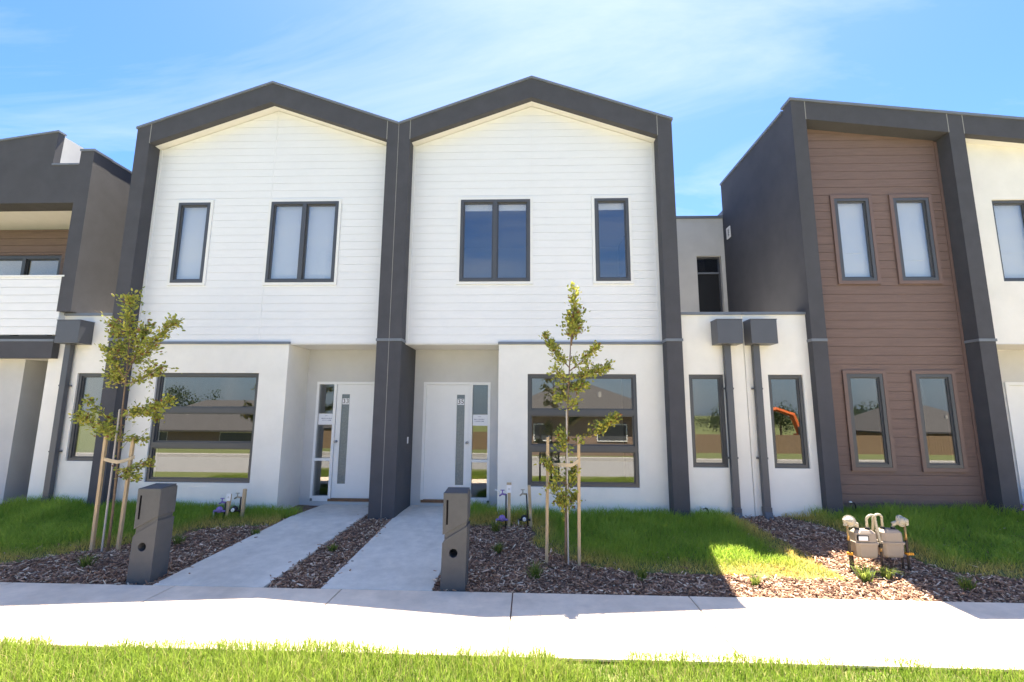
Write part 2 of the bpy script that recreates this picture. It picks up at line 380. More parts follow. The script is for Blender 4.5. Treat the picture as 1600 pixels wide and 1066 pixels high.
# front walks
def walk(name, x0f, x1f, x0b, x1b, y1, label):
    b = MB(); ys = [BACK+.003, -1.2, 0, y1]; zz = [-.298, -.20, -.103, -.10]
    for i, y in enumerate(ys):
        t = (y-BACK)/(y1-BACK); a, c = x0f+(x0b-x0f)*t, x1f+(x1b-x1f)*t
        b.v += [(a, y, zz[i]), (c, y, zz[i]), (c, y, zz[i]-.1), (a, y, zz[i]-.1)]
    for i in range(3):
        o = i*4
        for k in range(4): b.f.append((o+k, o+(k+1) % 4, o+4+(k+1) % 4, o+4+k))
    b.f += [(0, 3, 2, 1), (12, 13, 14, 15)]
    return struct(b.build(name, 'concrete', bevel=.008))
walk('path', -1.72, -.50, -1.34, -.215, 1.02, '')
walk('path', .12, 1.31, .215, 1.33, 1.02, '')
walk('path', -7.9, -6.75, -7.4, -6.08, 1.3, '')

# ================================================================== HOUSES
CW, OW, IW, AX = .208, 4.8157, 4.5653, 2.3723
VAL, APX, INN, API = 6.627, 7.4858, 6.3456, 7.1163
Y1, Y3, SOF, BAND = .2655, 1.0, 2.69, 2.731
PW = 1.815
def gable(s, label, num, blinded):
    S = lambda a, b: tuple(sorted((s*a, s*b)))
    P = lambda pts: [(s*x, z) for x, z in pts]
    h = thing('townhouse', label, 'house', (s*2.4, 0, -.12), 'pair of white gabled townhouses')
    e = .003*s
    # frame columns
    box('column', 'charcoal', h, *S(.004, CW), 0, Y3+.15, -.3, SOF+.02)
    box('column', 'charcoal', h, *S(.004, CW), .0005, Y1+.2, SOF+.02, VAL-.02)
    box('column', 'charcoal', h, *S(IW, OW), 0, 1.2, -.3, VAL-.06)
    sl = (API-INN)/(AX-CW); sl2 = (API-INN)/(IW-AX); k1 = (APX-VAL)/AX; k2 = (APX-VAL)/(OW-AX)
    # rake beams
    MB().prism_y(P([(CW, INN), (AX, API), (AX, APX), (CW, VAL+k1*CW)]), .001, .12).build('rake_beam', 'charcoal', h)
    MB().prism_y(P([(AX, API), (IW, INN), (IW, VAL+k2*(OW-IW)), (AX, APX)]), .001, .12).build('rake_beam', 'charcoal', h)
    MB().prism_y(P([(.004, VAL-.02), (CW, VAL-.02), (CW, VAL+k1*CW), (.004, VAL)]), .0005, .3).build('column_head', 'charcoal', h)
    MB().prism_y(P([(IW, VAL-.06), (OW, VAL-.06), (OW, VAL), (IW, VAL+k2*(OW-IW))]), .0005, .3).build('column_head', 'charcoal', h)
    # cap flashing
    MB().prism_y(P([(.002, VAL+.002), (AX, APX+.002), (AX, APX+.042), (.002, VAL+.042)]), -.018, .32).build('cap_flashing', 'flash', h)
    MB().prism_y(P([(AX, APX+.002), (OW+.02, VAL-.005), (OW+.02, VAL+.035), (AX, APX+.042)]), -.018, .32).build('cap_flashing', 'flash', h)
    # soffit strips behind the beams
    MB().prism_y(P([(CW+.002, INN+.012), (AX, API+.012), (AX, API+.03), (CW+.002, INN+.03)]), .121, Y1+.1).build('soffit', 'soffit', h)
    MB().prism_y(P([(AX, API+.012), (IW-.002, INN+.012), (IW-.002, INN+.03), (AX, API+.03)]), .121, Y1+.1).build('soffit', 'soffit', h)
    # roof
    MB().prism_y(P([(.004, VAL-.12), (AX, APX-.12), (AX, APX-.01), (.004, VAL-.01)]), .33, 9).build('roof', 'roofmetal', h)
    MB().prism_y(P([(AX, APX-.12), (OW, VAL-.12), (OW, VAL-.01), (AX, APX-.01)]), .33, 9).build('roof', 'roofmetal', h)
    # sealant joints
    for (a, b, c) in ((CW, INN, VAL+k1*CW), (IW, INN, VAL+k2*(OW-IW))): box('sealant_joint', 'joint', h, *S(a-.006, a+.006), -.0015, .02, b, c)
    if s > 0: box('sealant_joint', 'joint', h, -.0035, .0035, -.001, .02, -.2, VAL-.0)
    # band flashing round the columns
    box('band_flashing', 'flash', h, *S(.0045, CW+.012), -.012, Y1-.006, BAND-.022, BAND+.022)
    box('band_flashing', 'flash', h, *S(IW-.012, OW+.014), -.012, Y1-.03, BAND-.022, BAND+.022)
    # upper wall
    W1 = (1.109, 2.345, 3.795, 5.301); W2 = (3.483, 4.075, 3.795, 5.301)
    hol = [(*S(q[0], q[1]), q[2], q[3]) for q in (W1, W2)]
    cl = wall(*S(CW, IW), SOF+.02, INN, Y1+.009, Y1+.16, hol).build('wall', 'whitetrim', h)
    MB().prism_y(P([(CW, INN), (IW, INN), (AX, API)]), Y1+.009, Y1+.16).build('wall', 'whitetrim', h)
    L1 = (-sl*s, 1, INN-sl*CW); L2 = (sl2*s, 1, API+sl2*AX)
    bh = [(q[0]-.052, q[1]+.052, q[2]-.052, q[3]+.052) for q in hol]
    boards(cl, 'white', *S(CW+.045, IW-.045), SOF+.025, API, Y1, bh, [L1, L2], .1405, [s*AX], thick=.0075, gap=.004)
    box('corner_trim', 'whitetrim', h, *S(CW+.001, CW+.043), Y1-.018, Y1+.008, SOF+.012, INN+.01)
    box('corner_trim', 'whitetrim', h, *S(IW-.043, IW-.001), Y1-.018, Y1+.008, SOF+.05, INN+.01)
    window(h, *hol[0], Y1, trim='whitetrim', mull=s*1.727, blind=blinded)
    window(h, *hol[1], Y1, trim='whitetrim', blind=blinded)
    # ground floor wall with the wide window
    GW = (2.3046, 4.1128, .3575, 2.1892); gh = (*S(GW[0], GW[1]), GW[2], GW[3])
    wall(*S(PW, IW), -.3, SOF-.002, Y1-.02, Y1+.2, [gh]).build('wall', 'cream', h)
    box('wall_capping', 'flash', h, *S(PW-.012, IW-.0005), Y1-.045, Y1-.001, SOF, SOF+.042)
    window(h, *gh, Y1-.02, rows=(.968, 1.552), t=.052, reveal=.03)
    box('wall', 'cream', h, *S(PW, PW+.2), Y1+.2, Y3+.15, -.3, SOF-.002)
    # porch
    box('porch_ceiling', 'soffit', h, *S(CW+.001, PW-.001), Y1-.004, Y3+.14, SOF-.001, SOF+.017)
    fr = (.385, 1.62, -.035, 2.09); fh = (*S(fr[0], fr[1]), -.12, fr[3])
    wall(*S(CW, PW), -.3, SOF-.003, Y3, Y3+.15, [(fh[0], fh[1], -.3, fh[3])]).build('wall', 'porch', h)
    box('door_step', 'porch', h, *S(.385, 1.62), Y3-.015, Y3+.2, -.3, -.052)
    f = MB()
    for (a, b, c, d) in ((.385, .432, -.005, 2.09), (1.243, 1.292, -.005, 2.043), (1.575, 1.62, -.005, 2.09), (.432, 1.575, 2.043, 2.09), (1.292, 1.575, -.05, .035), (1.292, 1.575, .655, .70)):
        f.box(*S(a, b), Y3-.012, Y3+.11, c, d)
    fo = f.build('door_frame', 'door', h)
    box('sidelight_pane', 'glasslite', fo, *S(1.292, 1.575), Y3+.04, Y3+.046, .70, 2.043); box('sidelight_pane', 'glasslite', fo, *S(1.292, 1.575), Y3+.04, Y3+.046, .035, .655)
    box('door_sill', 'timber_sill', h, *S(.40, 1.285), Y3-.03, Y3+.1, -.05, -.008)
    D = wall(*S(.435, 1.240), .0, 2.04, Y3+.015, Y3+.055, [(*S(1.0, 1.148), .25, 1.86)]).build('door', 'door', h)
    box('glass_strip', 'obscure', D, *S(.999, 1.149), Y3+.027, Y3+.04, .249, 1.861)
    k = MB(); kx = s*1.205
    k.tube([(kx, Y3+.018, 1.0), (kx, Y3-.0, 1.0)], .026, 12).tube([(kx, Y3, 1.0), (kx, Y3-.03, 1.0)], .012, 10).ball((kx, Y3-.045, 1.0), .026, 1, .8, 1); k.build('door_knob', 'chrome', D, smooth=True)
    for i, ch in enumerate(num):
        px = s*1.074+(-.032 if i == 0 else .032)
        pl = box('number_plate', 'paper', D, px-.031, px+.031, Y3+.024, Y3+.0268, 1.675, 1.785)
        text_mesh(ch, .118, 'numeral', 'black', D, (px, Y3+.0236, 1.73))
    pa = box('paper_notice', 'paper', fo, *S(1.297, 1.57), Y3+.034, Y3+.0385, 1.30, 1.50)
    for (a, b, z, t) in ((1.395, 1.47, 1.462, .009), (1.325, 1.54, 1.415, .014), (1.335, 1.53, 1.38, .014)):
        n = int((b-a)/.022)
        q = MB()
        for i in range(n):
            q.box(*S(a+i*.022, a+i*.022+random.uniform(.008, .019)), Y3+.0325, Y3+.0339, z-t/2*random.uniform(.6, 1), z+t/2*random.uniform(.6, 1))
        q.build('printed_line', 'ink', fo)
    box('doorbell', 'paper', h, *S(CW-.002, CW+.012), .62, .66, 1.0, 1.11)
    # body: floors, party walls, back
    box('floor', 'floorint', h, *S(.01, OW-.02), Y1+.2, 9, 2.62+.09, 2.9); box('floor', 'floorint', h, *S(.01, OW-.02), Y3+.21, 9, -.3, -.02)
    box('ceiling', 'inner', h, *S(.01, OW-.02), Y1+.17, 9, 5.9, 5.95)
    box('back_wall', 'inner', h, *S(.01, OW-.02), 4.4, 4.6, -.02, 6.4); box('back_wall', 'cream', h, *S(.01, OW-.02), 9, 9.2, -.3, 6.5)
    box('side_wall', 'inner', h, *S(.012, .06), Y3+.16, 9, -.02, 6.5); box('side_wall', 'charcoal', h, *S(OW-.12, OW-.001), 1.201, 9, -.3, VAL-.13)
    box('partition', 'inner', h, *S(1.9, 1.98), Y3+.16, 4.4, -.02, 2.7)
    return h
h33 = gable(-1, 'white boarded gabled townhouse standing next to the charcoal balcony house', '33', .02)
h35 = gable(1, 'white boarded gabled townhouse with slender sapling before it, next to the brown house', '35', .90)

def side_bay(h, x0, x1, win, y, ztop, s):
    wall(x0, x1, -.3, ztop, y, y+.2, [win]).build('wall', 'cream', h)
    box('wall_capping', 'flash', h, x0, x1, y-.03, y+.23, ztop+.001, ztop+.045)
    window(h, *win, y, t=.05, reveal=.03)
    box('balcony_floor', 'setback', h, x0, x1, y+.2, 3.0, 2.75, 2.9)
    box('bay_room', 'inner', h, x0, x1, 2.6, 2.7, -.02, 2.75); box('bay_floor', 'floorint', h, x0, x1, y+.2, 2.6, -.3, -.02)
side_bay(h35, OW, 5.846, (4.935, 5.497, .70, 2.18), .13, 3.17, 1)
side_bay(h33, -5.975, -OW, (-5.41, -4.855, .70, 2.17), .13, 3.17, -1)
# set-back upper wall over the bay beside 35
SBO = (6.225, 6.79, 2.9, 5.17)
wall(OW, 6.875, 2.9, 6.08, 3.0, 3.2, [SBO]).build('setback_wall', 'setback', h35)
box('wall_capping', 'flash', h35, OW, 6.875, 2.965, 3.24, 6.081, 6.14)
dr = MB(); ring(dr, 6.225, 6.79, 2.9, 5.17, .04, 3.09, 3.16); dr = dr.build('balcony_door', 'frame', h35)
box('door_leaf', 'black', dr, 6.265, 6.75, 3.12, 3.14, 2.94, 4.76); box('pane', 'glasslite', dr, 6.265, 6.75, 3.12, 3.13, 4.80, 5.13)
box('transom', 'flash', dr, 6.266, 6.749, 3.085, 3.15, 4.762, 4.798)
MB().tube([(6.34, 3.08, 3.72), (6.34, 3.08, 3.80), (6.40, 3.08, 3.80)], .011, 8).build('handle', 'chrome', dr)
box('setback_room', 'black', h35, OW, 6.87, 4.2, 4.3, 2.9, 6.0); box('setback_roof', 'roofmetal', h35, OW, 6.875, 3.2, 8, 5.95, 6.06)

# ---------------- brown townhouse
hb = thing('townhouse', 'brown boarded townhouse with charcoal frame and sloping parapet', 'house', (8.2, 0, 0))
TOP = lambda x: 6.965-.1175*(x-6.85)
BOT = lambda x: 6.60-.1215*(x-7.11)
box('side_wall', 'charcoal', hb, 6.8812, 7.0, .24, 2.99, -.3, TOP(6.88)-.06)
MB().prism_y([(6.8805, -.3), (7.1165, -.3), (7.1165, TOP(7.1165)), (6.8805, TOP(6.8805))], 0, .2395).build('column', 'charcoal', hb)
MB().prism_y([(9.475, -.3), (9.725, -.3), (9.725, TOP(9.725)), (9.475, TOP(9.475))], 0, 1.2).build('column', 'charcoal', hb)
MB().prism_y([(7.1165, BOT(7.1165)), (9.475, BOT(9.475)), (9.475, TOP(9.475)), (7.1165, TOP(7.1165))], .001, Y1+.1).build('parapet_beam', 'charcoal', hb)
MB().prism_y([(6.86, TOP(6.86)+.001), (9.725, TOP(9.725)+.001), (9.725, TOP(9.725)+.045), (6.86, TOP(6.86)+.045)], -.018, .28).build('cap_flashing', 'flash', hb)
box('cap_flashing', 'flash', hb, 6.86, 7.02, .281, 2.995, TOP(6.88)-.059, TOP(6.88)-.012)
for xx in (7.1165, 9.475): box('sealant_joint', 'joint', hb, xx-.006, xx+.006, -.0015, .02, BOT(xx), TOP(xx))
box('band_flashing', 'flash', hb, 6.868, 7.118, -.012, .128, BAND-.022, BAND+.022)
box('band_flashing', 'flash', hb, 9.463, 9.74, -.012, Y1-.01, BAND-.022, BAND+.022)
bw = [(7.61, 8.19, 3.78, 5.25), (8.605, 9.195, 3.78, 5.25), (7.525, 8.095, .72, 2.205), (8.62, 9.185, .72, 2.205)]
cl = wall(7.1165, 9.475, -.3, 6.75, Y1+.018, Y1+.16, bw).build('wall', 'browntrim', hb)
boards(cl, 'brown', 7.118, 9.43, -.14, 6.7, Y1, [(a-.062, b+.062, c-.062, d+.062) for a, b, c, d in bw], [(.1215, 1, 6.60+.1215*7.11)], .1475, ())
box('corner_trim', 'browntrim', hb, 9.432, 9.473, Y1-.016, Y1+.017, -.2, 6.29)
for i, q in enumerate(bw): window(hb, *q, Y1, trim='browntrim', trim_t=.06, proud=.03, blind=(.03 if i < 2 else None), rail=(.36, .27)[i % 2] if i < 2 else None)
side_bay(hb, 5.856, 6.879, (6.205, 6.757, .70, 2.18), .13, 3.17, 1)
v = MB(); ring(v, -.09, .09, -.13, .13, .035, 0, .02)
vv = MB(); vv.v = [(6.8805-.02+y, 2.72+x, 5.62+z) for x, y, z in v.v]; vv.f = v.f; vo = vv.build('wall_vent', 'whitetrim', hb)
for i in range(4): box('louvre', 'porch', vo, 6.868, 6.8802, 2.67, 2.77, 5.54+i*.045, 5.56+i*.045)
box('roof', 'roofmetal', hb, 7.0, 9.725, Y1+.2, 9, 6.3, 6.4); box('floor', 'floorint', hb, 7.0, 9.7, Y1+.2, 9, 2.7, 2.9); box('floor', 'floorint', hb, 7.0, 9.7, Y1+.17, 9, -.3, -.02)
box('back_wall', 'inner', hb, 7.001, 9.7, 4.4, 4.6, -.02, 6.3); box('side_wall', 'charcoal', hb, 6.8812, 7.0, 3.0, 9, -.3, 5.9); box('side_wall', 'inner', hb, 9.6, 9.7, 1.3, 9, -.02, 6.3)
box('back_wall', 'cream', hb, 6.89, 9.7, 9, 9.2, -.3, 6.4); box('bay_roof', 'roofmetal', hb, 5.0, 6.88, 8, 9, 5.9, 6)

# ---------------- cream townhouse beyond the brown one
hc = thing('townhouse', 'cream rendered townhouse with sloping parapet beyond the brown boarded one', 'house', (11, 0, 0))
CO = (10.265, 11.5, 3.765, 5.21)
wall(9.726, 12.9, BAND-.01, 6.0, Y1, Y1+.2, [CO]).build('wall', 'cream', hc)
MB().prism_y([(9.726, 6.0), (12.9, 6.0), (12.9, BOT(12.9)+.02), (9.726, BOT(9.726)+.02)], Y1, Y1+.2).build('wall', 'cream', hc)
MB().prism_y([(9.726, BOT(9.726)), (12.9, BOT(12.9)), (12.9, TOP(12.9)), (9.726, TOP(9.726))], .001, .12).build('parapet_beam', 'charcoal', hc)
MB().prism_y([(9.728, BOT(9.728)+.012), (12.9, BOT(12.9)+.012), (12.9, BOT(12.9)+.04), (9.728, BOT(9.728)+.04)], .121, Y1-.001).build('soffit', 'soffit', hc)
MB().prism_y([(9.7255, TOP(9.7255)+.001), (12.9, TOP(12.9)+.001), (12.9, TOP(12.9)+.045), (9.7255, TOP(9.7255)+.045)], -.018, .28).build('cap_flashing', 'flash', hc)
box('sealant_joint', 'joint', hc, 9.72, 9.732, -.0015, .02, BOT(9.726), TOP(9.726))
window(hc, *CO, Y1, mull=10.88, blind=.03, rail=.38)
box('porch_ceiling', 'soffit', hc, 9.726, 12.9, Y1+.001, 1.3, BAND-.03, BAND-.011)
wall(9.726, 12.9, -.3, BAND-.031, 1.0, 1.15, [(10.74, 12.0, -.3, 2.13)]).build('wall', 'porch', hc)
f = MB(); f.box(10.74, 10.80, .985, 1.1, -.05, 2.13).box(10.80, 12.0, .985, 1.1, 2.07, 2.13); f.build('door_frame', 'door', hc)
box('door', 'door', hc, 10.803, 11.62, 1.02, 1.06, -.02, 2.065)
box('roof', 'roofmetal', hc, 9.726, 12.9, Y1+.2, 9, 6.0, 6.1); box('back_wall', 'inner', hc, 9.726, 12.9, 4.4, 4.6, -.3, 6.0); box('floor', 'floorint', hc, 9.726, 12.9, 1.3, 4.4, 2.7, 2.9); box('floor', 'floorint', hc, 9.726, 12.9, 1.16, 4.4, -.3, -.06)

# ---------------- charcoal townhouse with balcony, beside 33
hl = thing('townhouse', 'charcoal townhouse with stepped parapet and white boarded balcony', 'house', (-7.5, 0, 0))
box('column', 'charcoal', hl, -5.825, -5.572, 0, .35, 3.222, 6.20); box('side_wall', 'charcoal', hl, -5.72, -5.573, .351, 9, 2.6, 6.19)
box('cap_flashing', 'flash', hl, -5.835, -5.56, -.015, .36, 6.201, 6.24); box('cap_flashing', 'flash', hl, -5.74, -5.56, .361, 9, 6.191, 6.23)
box('parapet_beam', 'charcoal', hl, -12, -5.8255, .001, .34, 5.21, 5.935)
box('cap_flashing', 'flash', hl, -6.33, -5.836, -.014, .36, 5.936, 5.965)
MB().prism_y([(-12, 5.936), (-6.33, 5.936), (-6.31, 6.585), (-12, 5.75+.0)], .002, .12).build('raised_parapet', 'charcoal', hl)
box('parapet_return', 'setback', hl, -6.60, -6.325, .121, .95, 5.94, 6.57)
MB().prism_y([(-12, 5.752), (-6.30, 6.587), (-6.30, 6.62), (-12, 5.785)], -.014, .14).build('cap_flashing', 'flash', hl)
box('balcony_ceiling', 'soffit', hl, -12, -5.826, .341, 1.25, 5.212, 5.24)
lw = (-9.3, -7.2, 2.9, 4.66)
cl = wall(-12, -5.73, 2.8, 5.21, 1.22, 1.35, [lw]).build('wall', 'browntrim', hl)
boards(cl, 'brown', -10.2, -5.74, 2.95, 5.2, 1.2, [(lw[0]-.01, lw[1]+.01, lw[2], lw[3]+.01)], (), .1475, ())
window(hl, *lw, 1.2, t=.07, mull=-8.0, name='sliding_door')
cl = box('balustrade', 'whitetrim', hl, -12, -5.785, .03, .14, 2.83, 3.84)
boards(cl, 'white', -10.2, -5.783, 2.815, 3.84, .012, [], (), .1405, ())
box('balustrade_cap', 'whitetrim', hl, -12, -5.78, -.003, .16, 3.842, 3.872)
box('dark_gap_fill', 'black', hl, -12, -5.80, .02, 1.2, 2.745, 2.80); box('slab_strip', 'flash', hl, -12, -5.80, 0, .019, 2.70, 2.74)  # shade of the gap below the balustrade put in as a black fill
box('porch_beam', 'charcoal', hl, -12, -5.80, .004, .12, 2.415, 2.698); box('porch_ceiling', 'soffit', hl, -12, -5.976, .121, 1.4, 2.42, 2.44)
wall(-12, -6.54, -.3, 2.419, .27, .45, [(-10, -8, .5, 2.1)]).build('wall', 'setback', hl)
box('wall', 'porch', hl, -6.539, -5.976, 1.3, 1.45, -.3, 2.418); box('wall', 'setback', hl, -6.72, -6.541, .451, 1.45, -.3, 2.418)
box('doorbell', 'paper', hl, -6.25, -6.21, 1.288, 1.2995, 1.27, 1.36)
box('roof', 'roofmetal', hl, -12, -5.73, 1.36, 9, 5.5, 5.6); box('back_wall', 'inner', hl, -12, -5.73, 4.0, 4.1, -.3, 5.5); box('floor', 'floorint', hl, -12, -5.73, 1.36, 4, 2.7, 2.8)

# ================================================================== downpipes with rainheads
def downpipe(x, label, xr0, xr1, zbot, bend=True):
    t = thing('downpipe', label, 'downpipe', (x, .1, zbot), 'rainheads and downpipes')
    yb = .13-.002; yf = -.13
    rh = MB().prism_x([(yf, 2.655), (yb, 2.655), (yb, 3.04), (yf, 3.04)], xr0, xr1).build('rainhead', 'pipe', t, bevel=.004)
    box('rainhead_lid', 'pipe', t, xr0-.006, xr1+.006, yf-.006, yb, 3.0405, 3.052)
    box('pipe', 'pipe', t, x-.052, x+.052, yb-.10, yb-.02, zbot+.14, 2.654, bevel=.006)
    MB().prism_x([(yb-.11, zbot+.155), (yb-.012, zbot+.155), (yb-.012, zbot+.09), (yb-.05, zbot-.02), (yb-.155, zbot-.02), (yb-.11, zbot+.09)], x-.06, x+.06).build('pipe_shoe', 'pipe', t, bevel=.006)
    for z in (.86, 1.95):
        b = MB(); b.box(x-.056, x+.056, yb-.104, yb, z-.012, z+.012)
        for sg in (-1, 1): b.box(x+sg*.056, x+sg*.082, yb-.05, yb, z-.014, z+.014)
        b.build('bracket', 'pipe', t)
    return t
downpipe(5.545, 'downpipe with rainhead on the cream bay next to the white gabled house 35', 5.335, 5.735, -.05)
downpipe(6.005, 'downpipe with rainhead on the cream bay next to the brown boarded house', 5.865, 6.275, -.03)
downpipe(-5.56, 'downpipe with rainhead on the cream bay next to the charcoal balcony house', -5.645, -5.235, -.03)

# ================================================================== letterboxes
def holed_prism(poly, hole, y0, y1, depth):
    """convex polygon (x,z) along y with a round blind hole in its front"""
    hx, hz, hr = hole; K = 24; b = MB(); n = len(poly)
    b.v = [(x, y0, z) for x, z in poly]+[(x, y1, z) for x, z in poly]
    ang = [2*math.pi*k/K for k in range(K)]
    b.v += [(hx+hr*math.cos(a), y0, hz+hr*math.sin(a)) for a in ang]+[(hx+hr*.97*math.cos(a), y0+depth, hz+hr*.97*math.sin(a)) for a in ang]
    o = 2*n; pa = [math.atan2(z-hz, x-hx) % (2*math.pi) for x, z in poly]; order = sorted(range(n), key=lambda i: pa[i])
    near = lambda a: int(round((a % (2*math.pi))/(2*math.pi)*K)) % K
    for q in range(n):
        i, j = order[q], order[(q+1) % n]; k0, k1 = near(pa[i]), near(pa[j]); m = (k1-k0) % K
        arc = [(k0+t) % K for t in range(m+1)]
        mid = arc[len(arc)//2]
        for t in range(len(arc)-1):
            b.f.append((i if t < len(arc)//2 else j, o+arc[t+1], o+arc[t]) if False else ((i if t < len(arc)//2 else j), o+arc[t+1], o+arc[t]))
        b.f.append((i, j, o+mid))
    b.f.append(tuple(range(2*n-1, n-1, -1))); b.f += [(i, i+n, (i+1) % n+n, (i+1) % n) for i in range(n)]
    b.f += [(o+k, o+(k+1) % K, o+K+(k+1) % K, o+K+k) for k in range(K)]; b.f.append(tuple(o+K+k for k in range(K)))
    return b
def letterbox(x, y, label):
    t = thing('letterbox', label, 'letterbox', (x, y, -.31), 'concrete letterboxes by the paths')
    W, D, H = .265, .25, 1.02; z0 = -.33; x0, x1 = x-W/2, x+W/2; y0, y1 = y, y+D
    zl, zr = z0+.555, z0+.70       # groove rises to the right
    hx, hz, hr = x-.012, z0+.40, .045
    holed_prism([(x0-.012, z0), (x1-.012, z0), (x1, zr-.02), (x0+.022, zl-.02), (x0, zl-.055)], (hx, hz, hr), y0, y1, .17).build('lower_body', 'mailbox', t, bevel=.004)
    MB().prism_y([(x0+.02, zl-.03), (x1-.012, zr-.03), (x1-.012, zr+.05), (x0+.02, zl+.05)], y0+.014, y1-.014).build('groove', 'mailbox', t)
    MB().prism_y([(x0, zl+.028), (x1, zr+.026), (x1, z0+H), (x0, z0+H)], y0, y1).build('upper_body', 'mailbox', t, bevel=.006)
    MB().add([(x0+.01, y0+.01, z0+H+.0015), (x1-.01, y0+.01, z0+H+.0015), (x1-.01, y1-.01, z0+H+.022), (x0+.01, y1-.01, z0+H+.022), (x0+.01, y0+.01, z0+H-.01), (x1-.01, y0+.01, z0+H-.01), (x1-.01, y1-.01, z0+H-.01), (x0+.01, y1-.01, z0+H-.01)],
             [(0, 1, 2, 3), (0, 4, 5, 1), (1, 5, 6, 2), (2, 6, 7, 3), (3, 7, 4, 0), (7, 6, 5, 4)]).build('lid', 'mailbox', t)
    box('mail_slot', 'void', t, x0+.036, x0+.056, y0-.0015, y0+.02, z0+.69, z0+.945)
    return t
letterbox(-1.905, -2.335, 'charcoal concrete letterbox close to the bushy staked sapling')
letterbox(1.535, -2.365, 'charcoal concrete letterbox close to the two tap posts and slender sapling')

# ================================================================== numpy soups
def soup(name, verts, tris, cols, m, kind='stuff', parent=None):
    me = bpy.data.meshes.new(name); nv, nf = len(verts), len(tris)
    me.vertices.add(nv); me.vertices.foreach_set('co', np.ascontiguousarray(verts, np.float32).ravel())
    me.loops.add(nf*3); me.loops.foreach_set('vertex_index', np.ascontiguousarray(tris, np.int32).ravel())
    me.polygons.add(nf); me.polygons.foreach_set('loop_start', np.arange(0, nf*3, 3, dtype=np.int32))
    me.update(calc_edges=True)
    a = me.color_attributes.new('Col', 'FLOAT_COLOR', 'POINT'); c = np.ones((nv, 4), np.float32); c[:, :3] = cols; a.data.foreach_set('color', c.ravel())
    me.materials.append(M[m]); o = bpy.data.objects.new(name, me); COL.objects.link(o)
    if kind: o['kind'] = kind
    if parent is not None: o.parent = parent; o.matrix_parent_inverse = parent_inv(parent)
    return o
def blades(p, h, lean, wid, col, tipcol=None, droop=.35):
    """p Nx3 base, h height, lean amount, wid width -> 2-segment tapered blades"""
    n = len(p); a = rng.uniform(0, 2*np.pi, n); d = np.stack([np.cos(a), np.sin(a), 0*a], 1); s = np.stack([-np.sin(a), np.cos(a), 0*a], 1)
    a2 = rng.uniform(0, 2*np.pi, n); s2 = np.stack([np.cos(a2), np.sin(a2), 0*a2], 1)
    up = np.array([0, 0, 1.])
    mid = p+up*(h*.55)[:, None]+d*(h*lean*.35)[:, None]; tip = p+up*(h*(1-droop*lean))[:, None]+d*(h*lean)[:, None]
    wv = s2*wid[:, None]
    V = np.stack([p-wv, p+wv, mid-wv*.75, mid+wv*.75, tip], 1).reshape(-1, 3)
    b = (np.arange(n)*5)[:, None]; T = np.stack([b+[0, 1, 3], b+[0, 3, 2], b+[2, 3, 4]], 1).reshape(-1, 3)
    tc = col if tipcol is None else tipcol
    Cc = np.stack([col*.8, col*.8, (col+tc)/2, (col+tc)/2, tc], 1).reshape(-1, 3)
    return V, T, Cc
def inpoly(x, y, poly):
    r = np.zeros(len(x), bool); n = len(poly)
    for i in range(n):
        (x0, y0), (x1, y1) = poly[i], poly[(i+1) % n]
        c = ((y0 > y) != (y1 > y)) & (x < (x1-x0)*(y-y0)/((y1-y0) if y1 != y0 else 1e-9)+x0); r ^= c
    return r
def pdist(x, y, line):
    d = np.full(len(x), 9.)
    for (x0, y0), (x1, y1) in zip(line[:-1], line[1:]):
        L = (x1-x0)**2+(y1-y0)**2; t = np.clip(((x-x0)*(x1-x0)+(y-y0)*(y1-y0))/L, 0, 1)
        d = np.minimum(d, np.hypot(x-x0-t*(x1-x0), y-y0-t*(y1-y0)))
    return d
def vnoise(x, y, f, seed=0):
    r = np.random.default_rng(seed); g = r.random((64, 64)); X, Y = x*f+31.3, y*f+17.7
    i, j = np.floor(X).astype(int), np.floor(Y).astype(int); u, v = X-i, Y-j; u = u*u*(3-2*u); v = v*v*(3-2*v)
    q = lambda a, b: g[a % 64, b % 64]
    return q(i, j)*(1-u)*(1-v)+q(i+1, j)*u*(1-v)+q(i, j+1)*(1-u)*v+q(i+1, j+1)*u*v
lineA = [(-7.0, -2.12), (-3.94, -1.95), (-3.48, -1.63), (-2.97, -1.27), (-2.6, -.97), (-2.37, -.60), (-1.95, -.50), (-1.58, -.40)]
lawnA = lineA+[(-1.36, .3), (-1.33, .24), (-4.5, .24), (-4.6, -.01), (-4.83, -.01), (-4.83, .12), (-6.05, .12), (-6.35, -.6), (-7.0, -1.9)]
lineB = [(1.36, -.28), (2.36, -.26), (2.40, -1.05), (2.93, -1.60), (3.6, -1.85), (4.74, -1.86), (5.87, -1.93), (5.77, -1.05), (5.60, -.1)]
lawnB = lineB+[(5.45, .12), (4.83, .12), (4.83, -.01), (4.54, -.01), (4.54, .24), (1.82, .24), (1.40, .9), (1.34, .9)]
lineC = [(6.25, .1), (6.47, -.14), (6.79, -.64), (7.03, -1.06), (7.03, -1.5), (7.25, -1.77), (7.9, -1.87), (13, -1.95)]
lawnC = lineC+[(13, .2), (9.75, .2), (9.75, -.01), (9.46, -.01), (9.46, .24), (7.13, .24), (7.13, -.01), (6.87, -.01), (6.87, .12), (6.2, .12)]
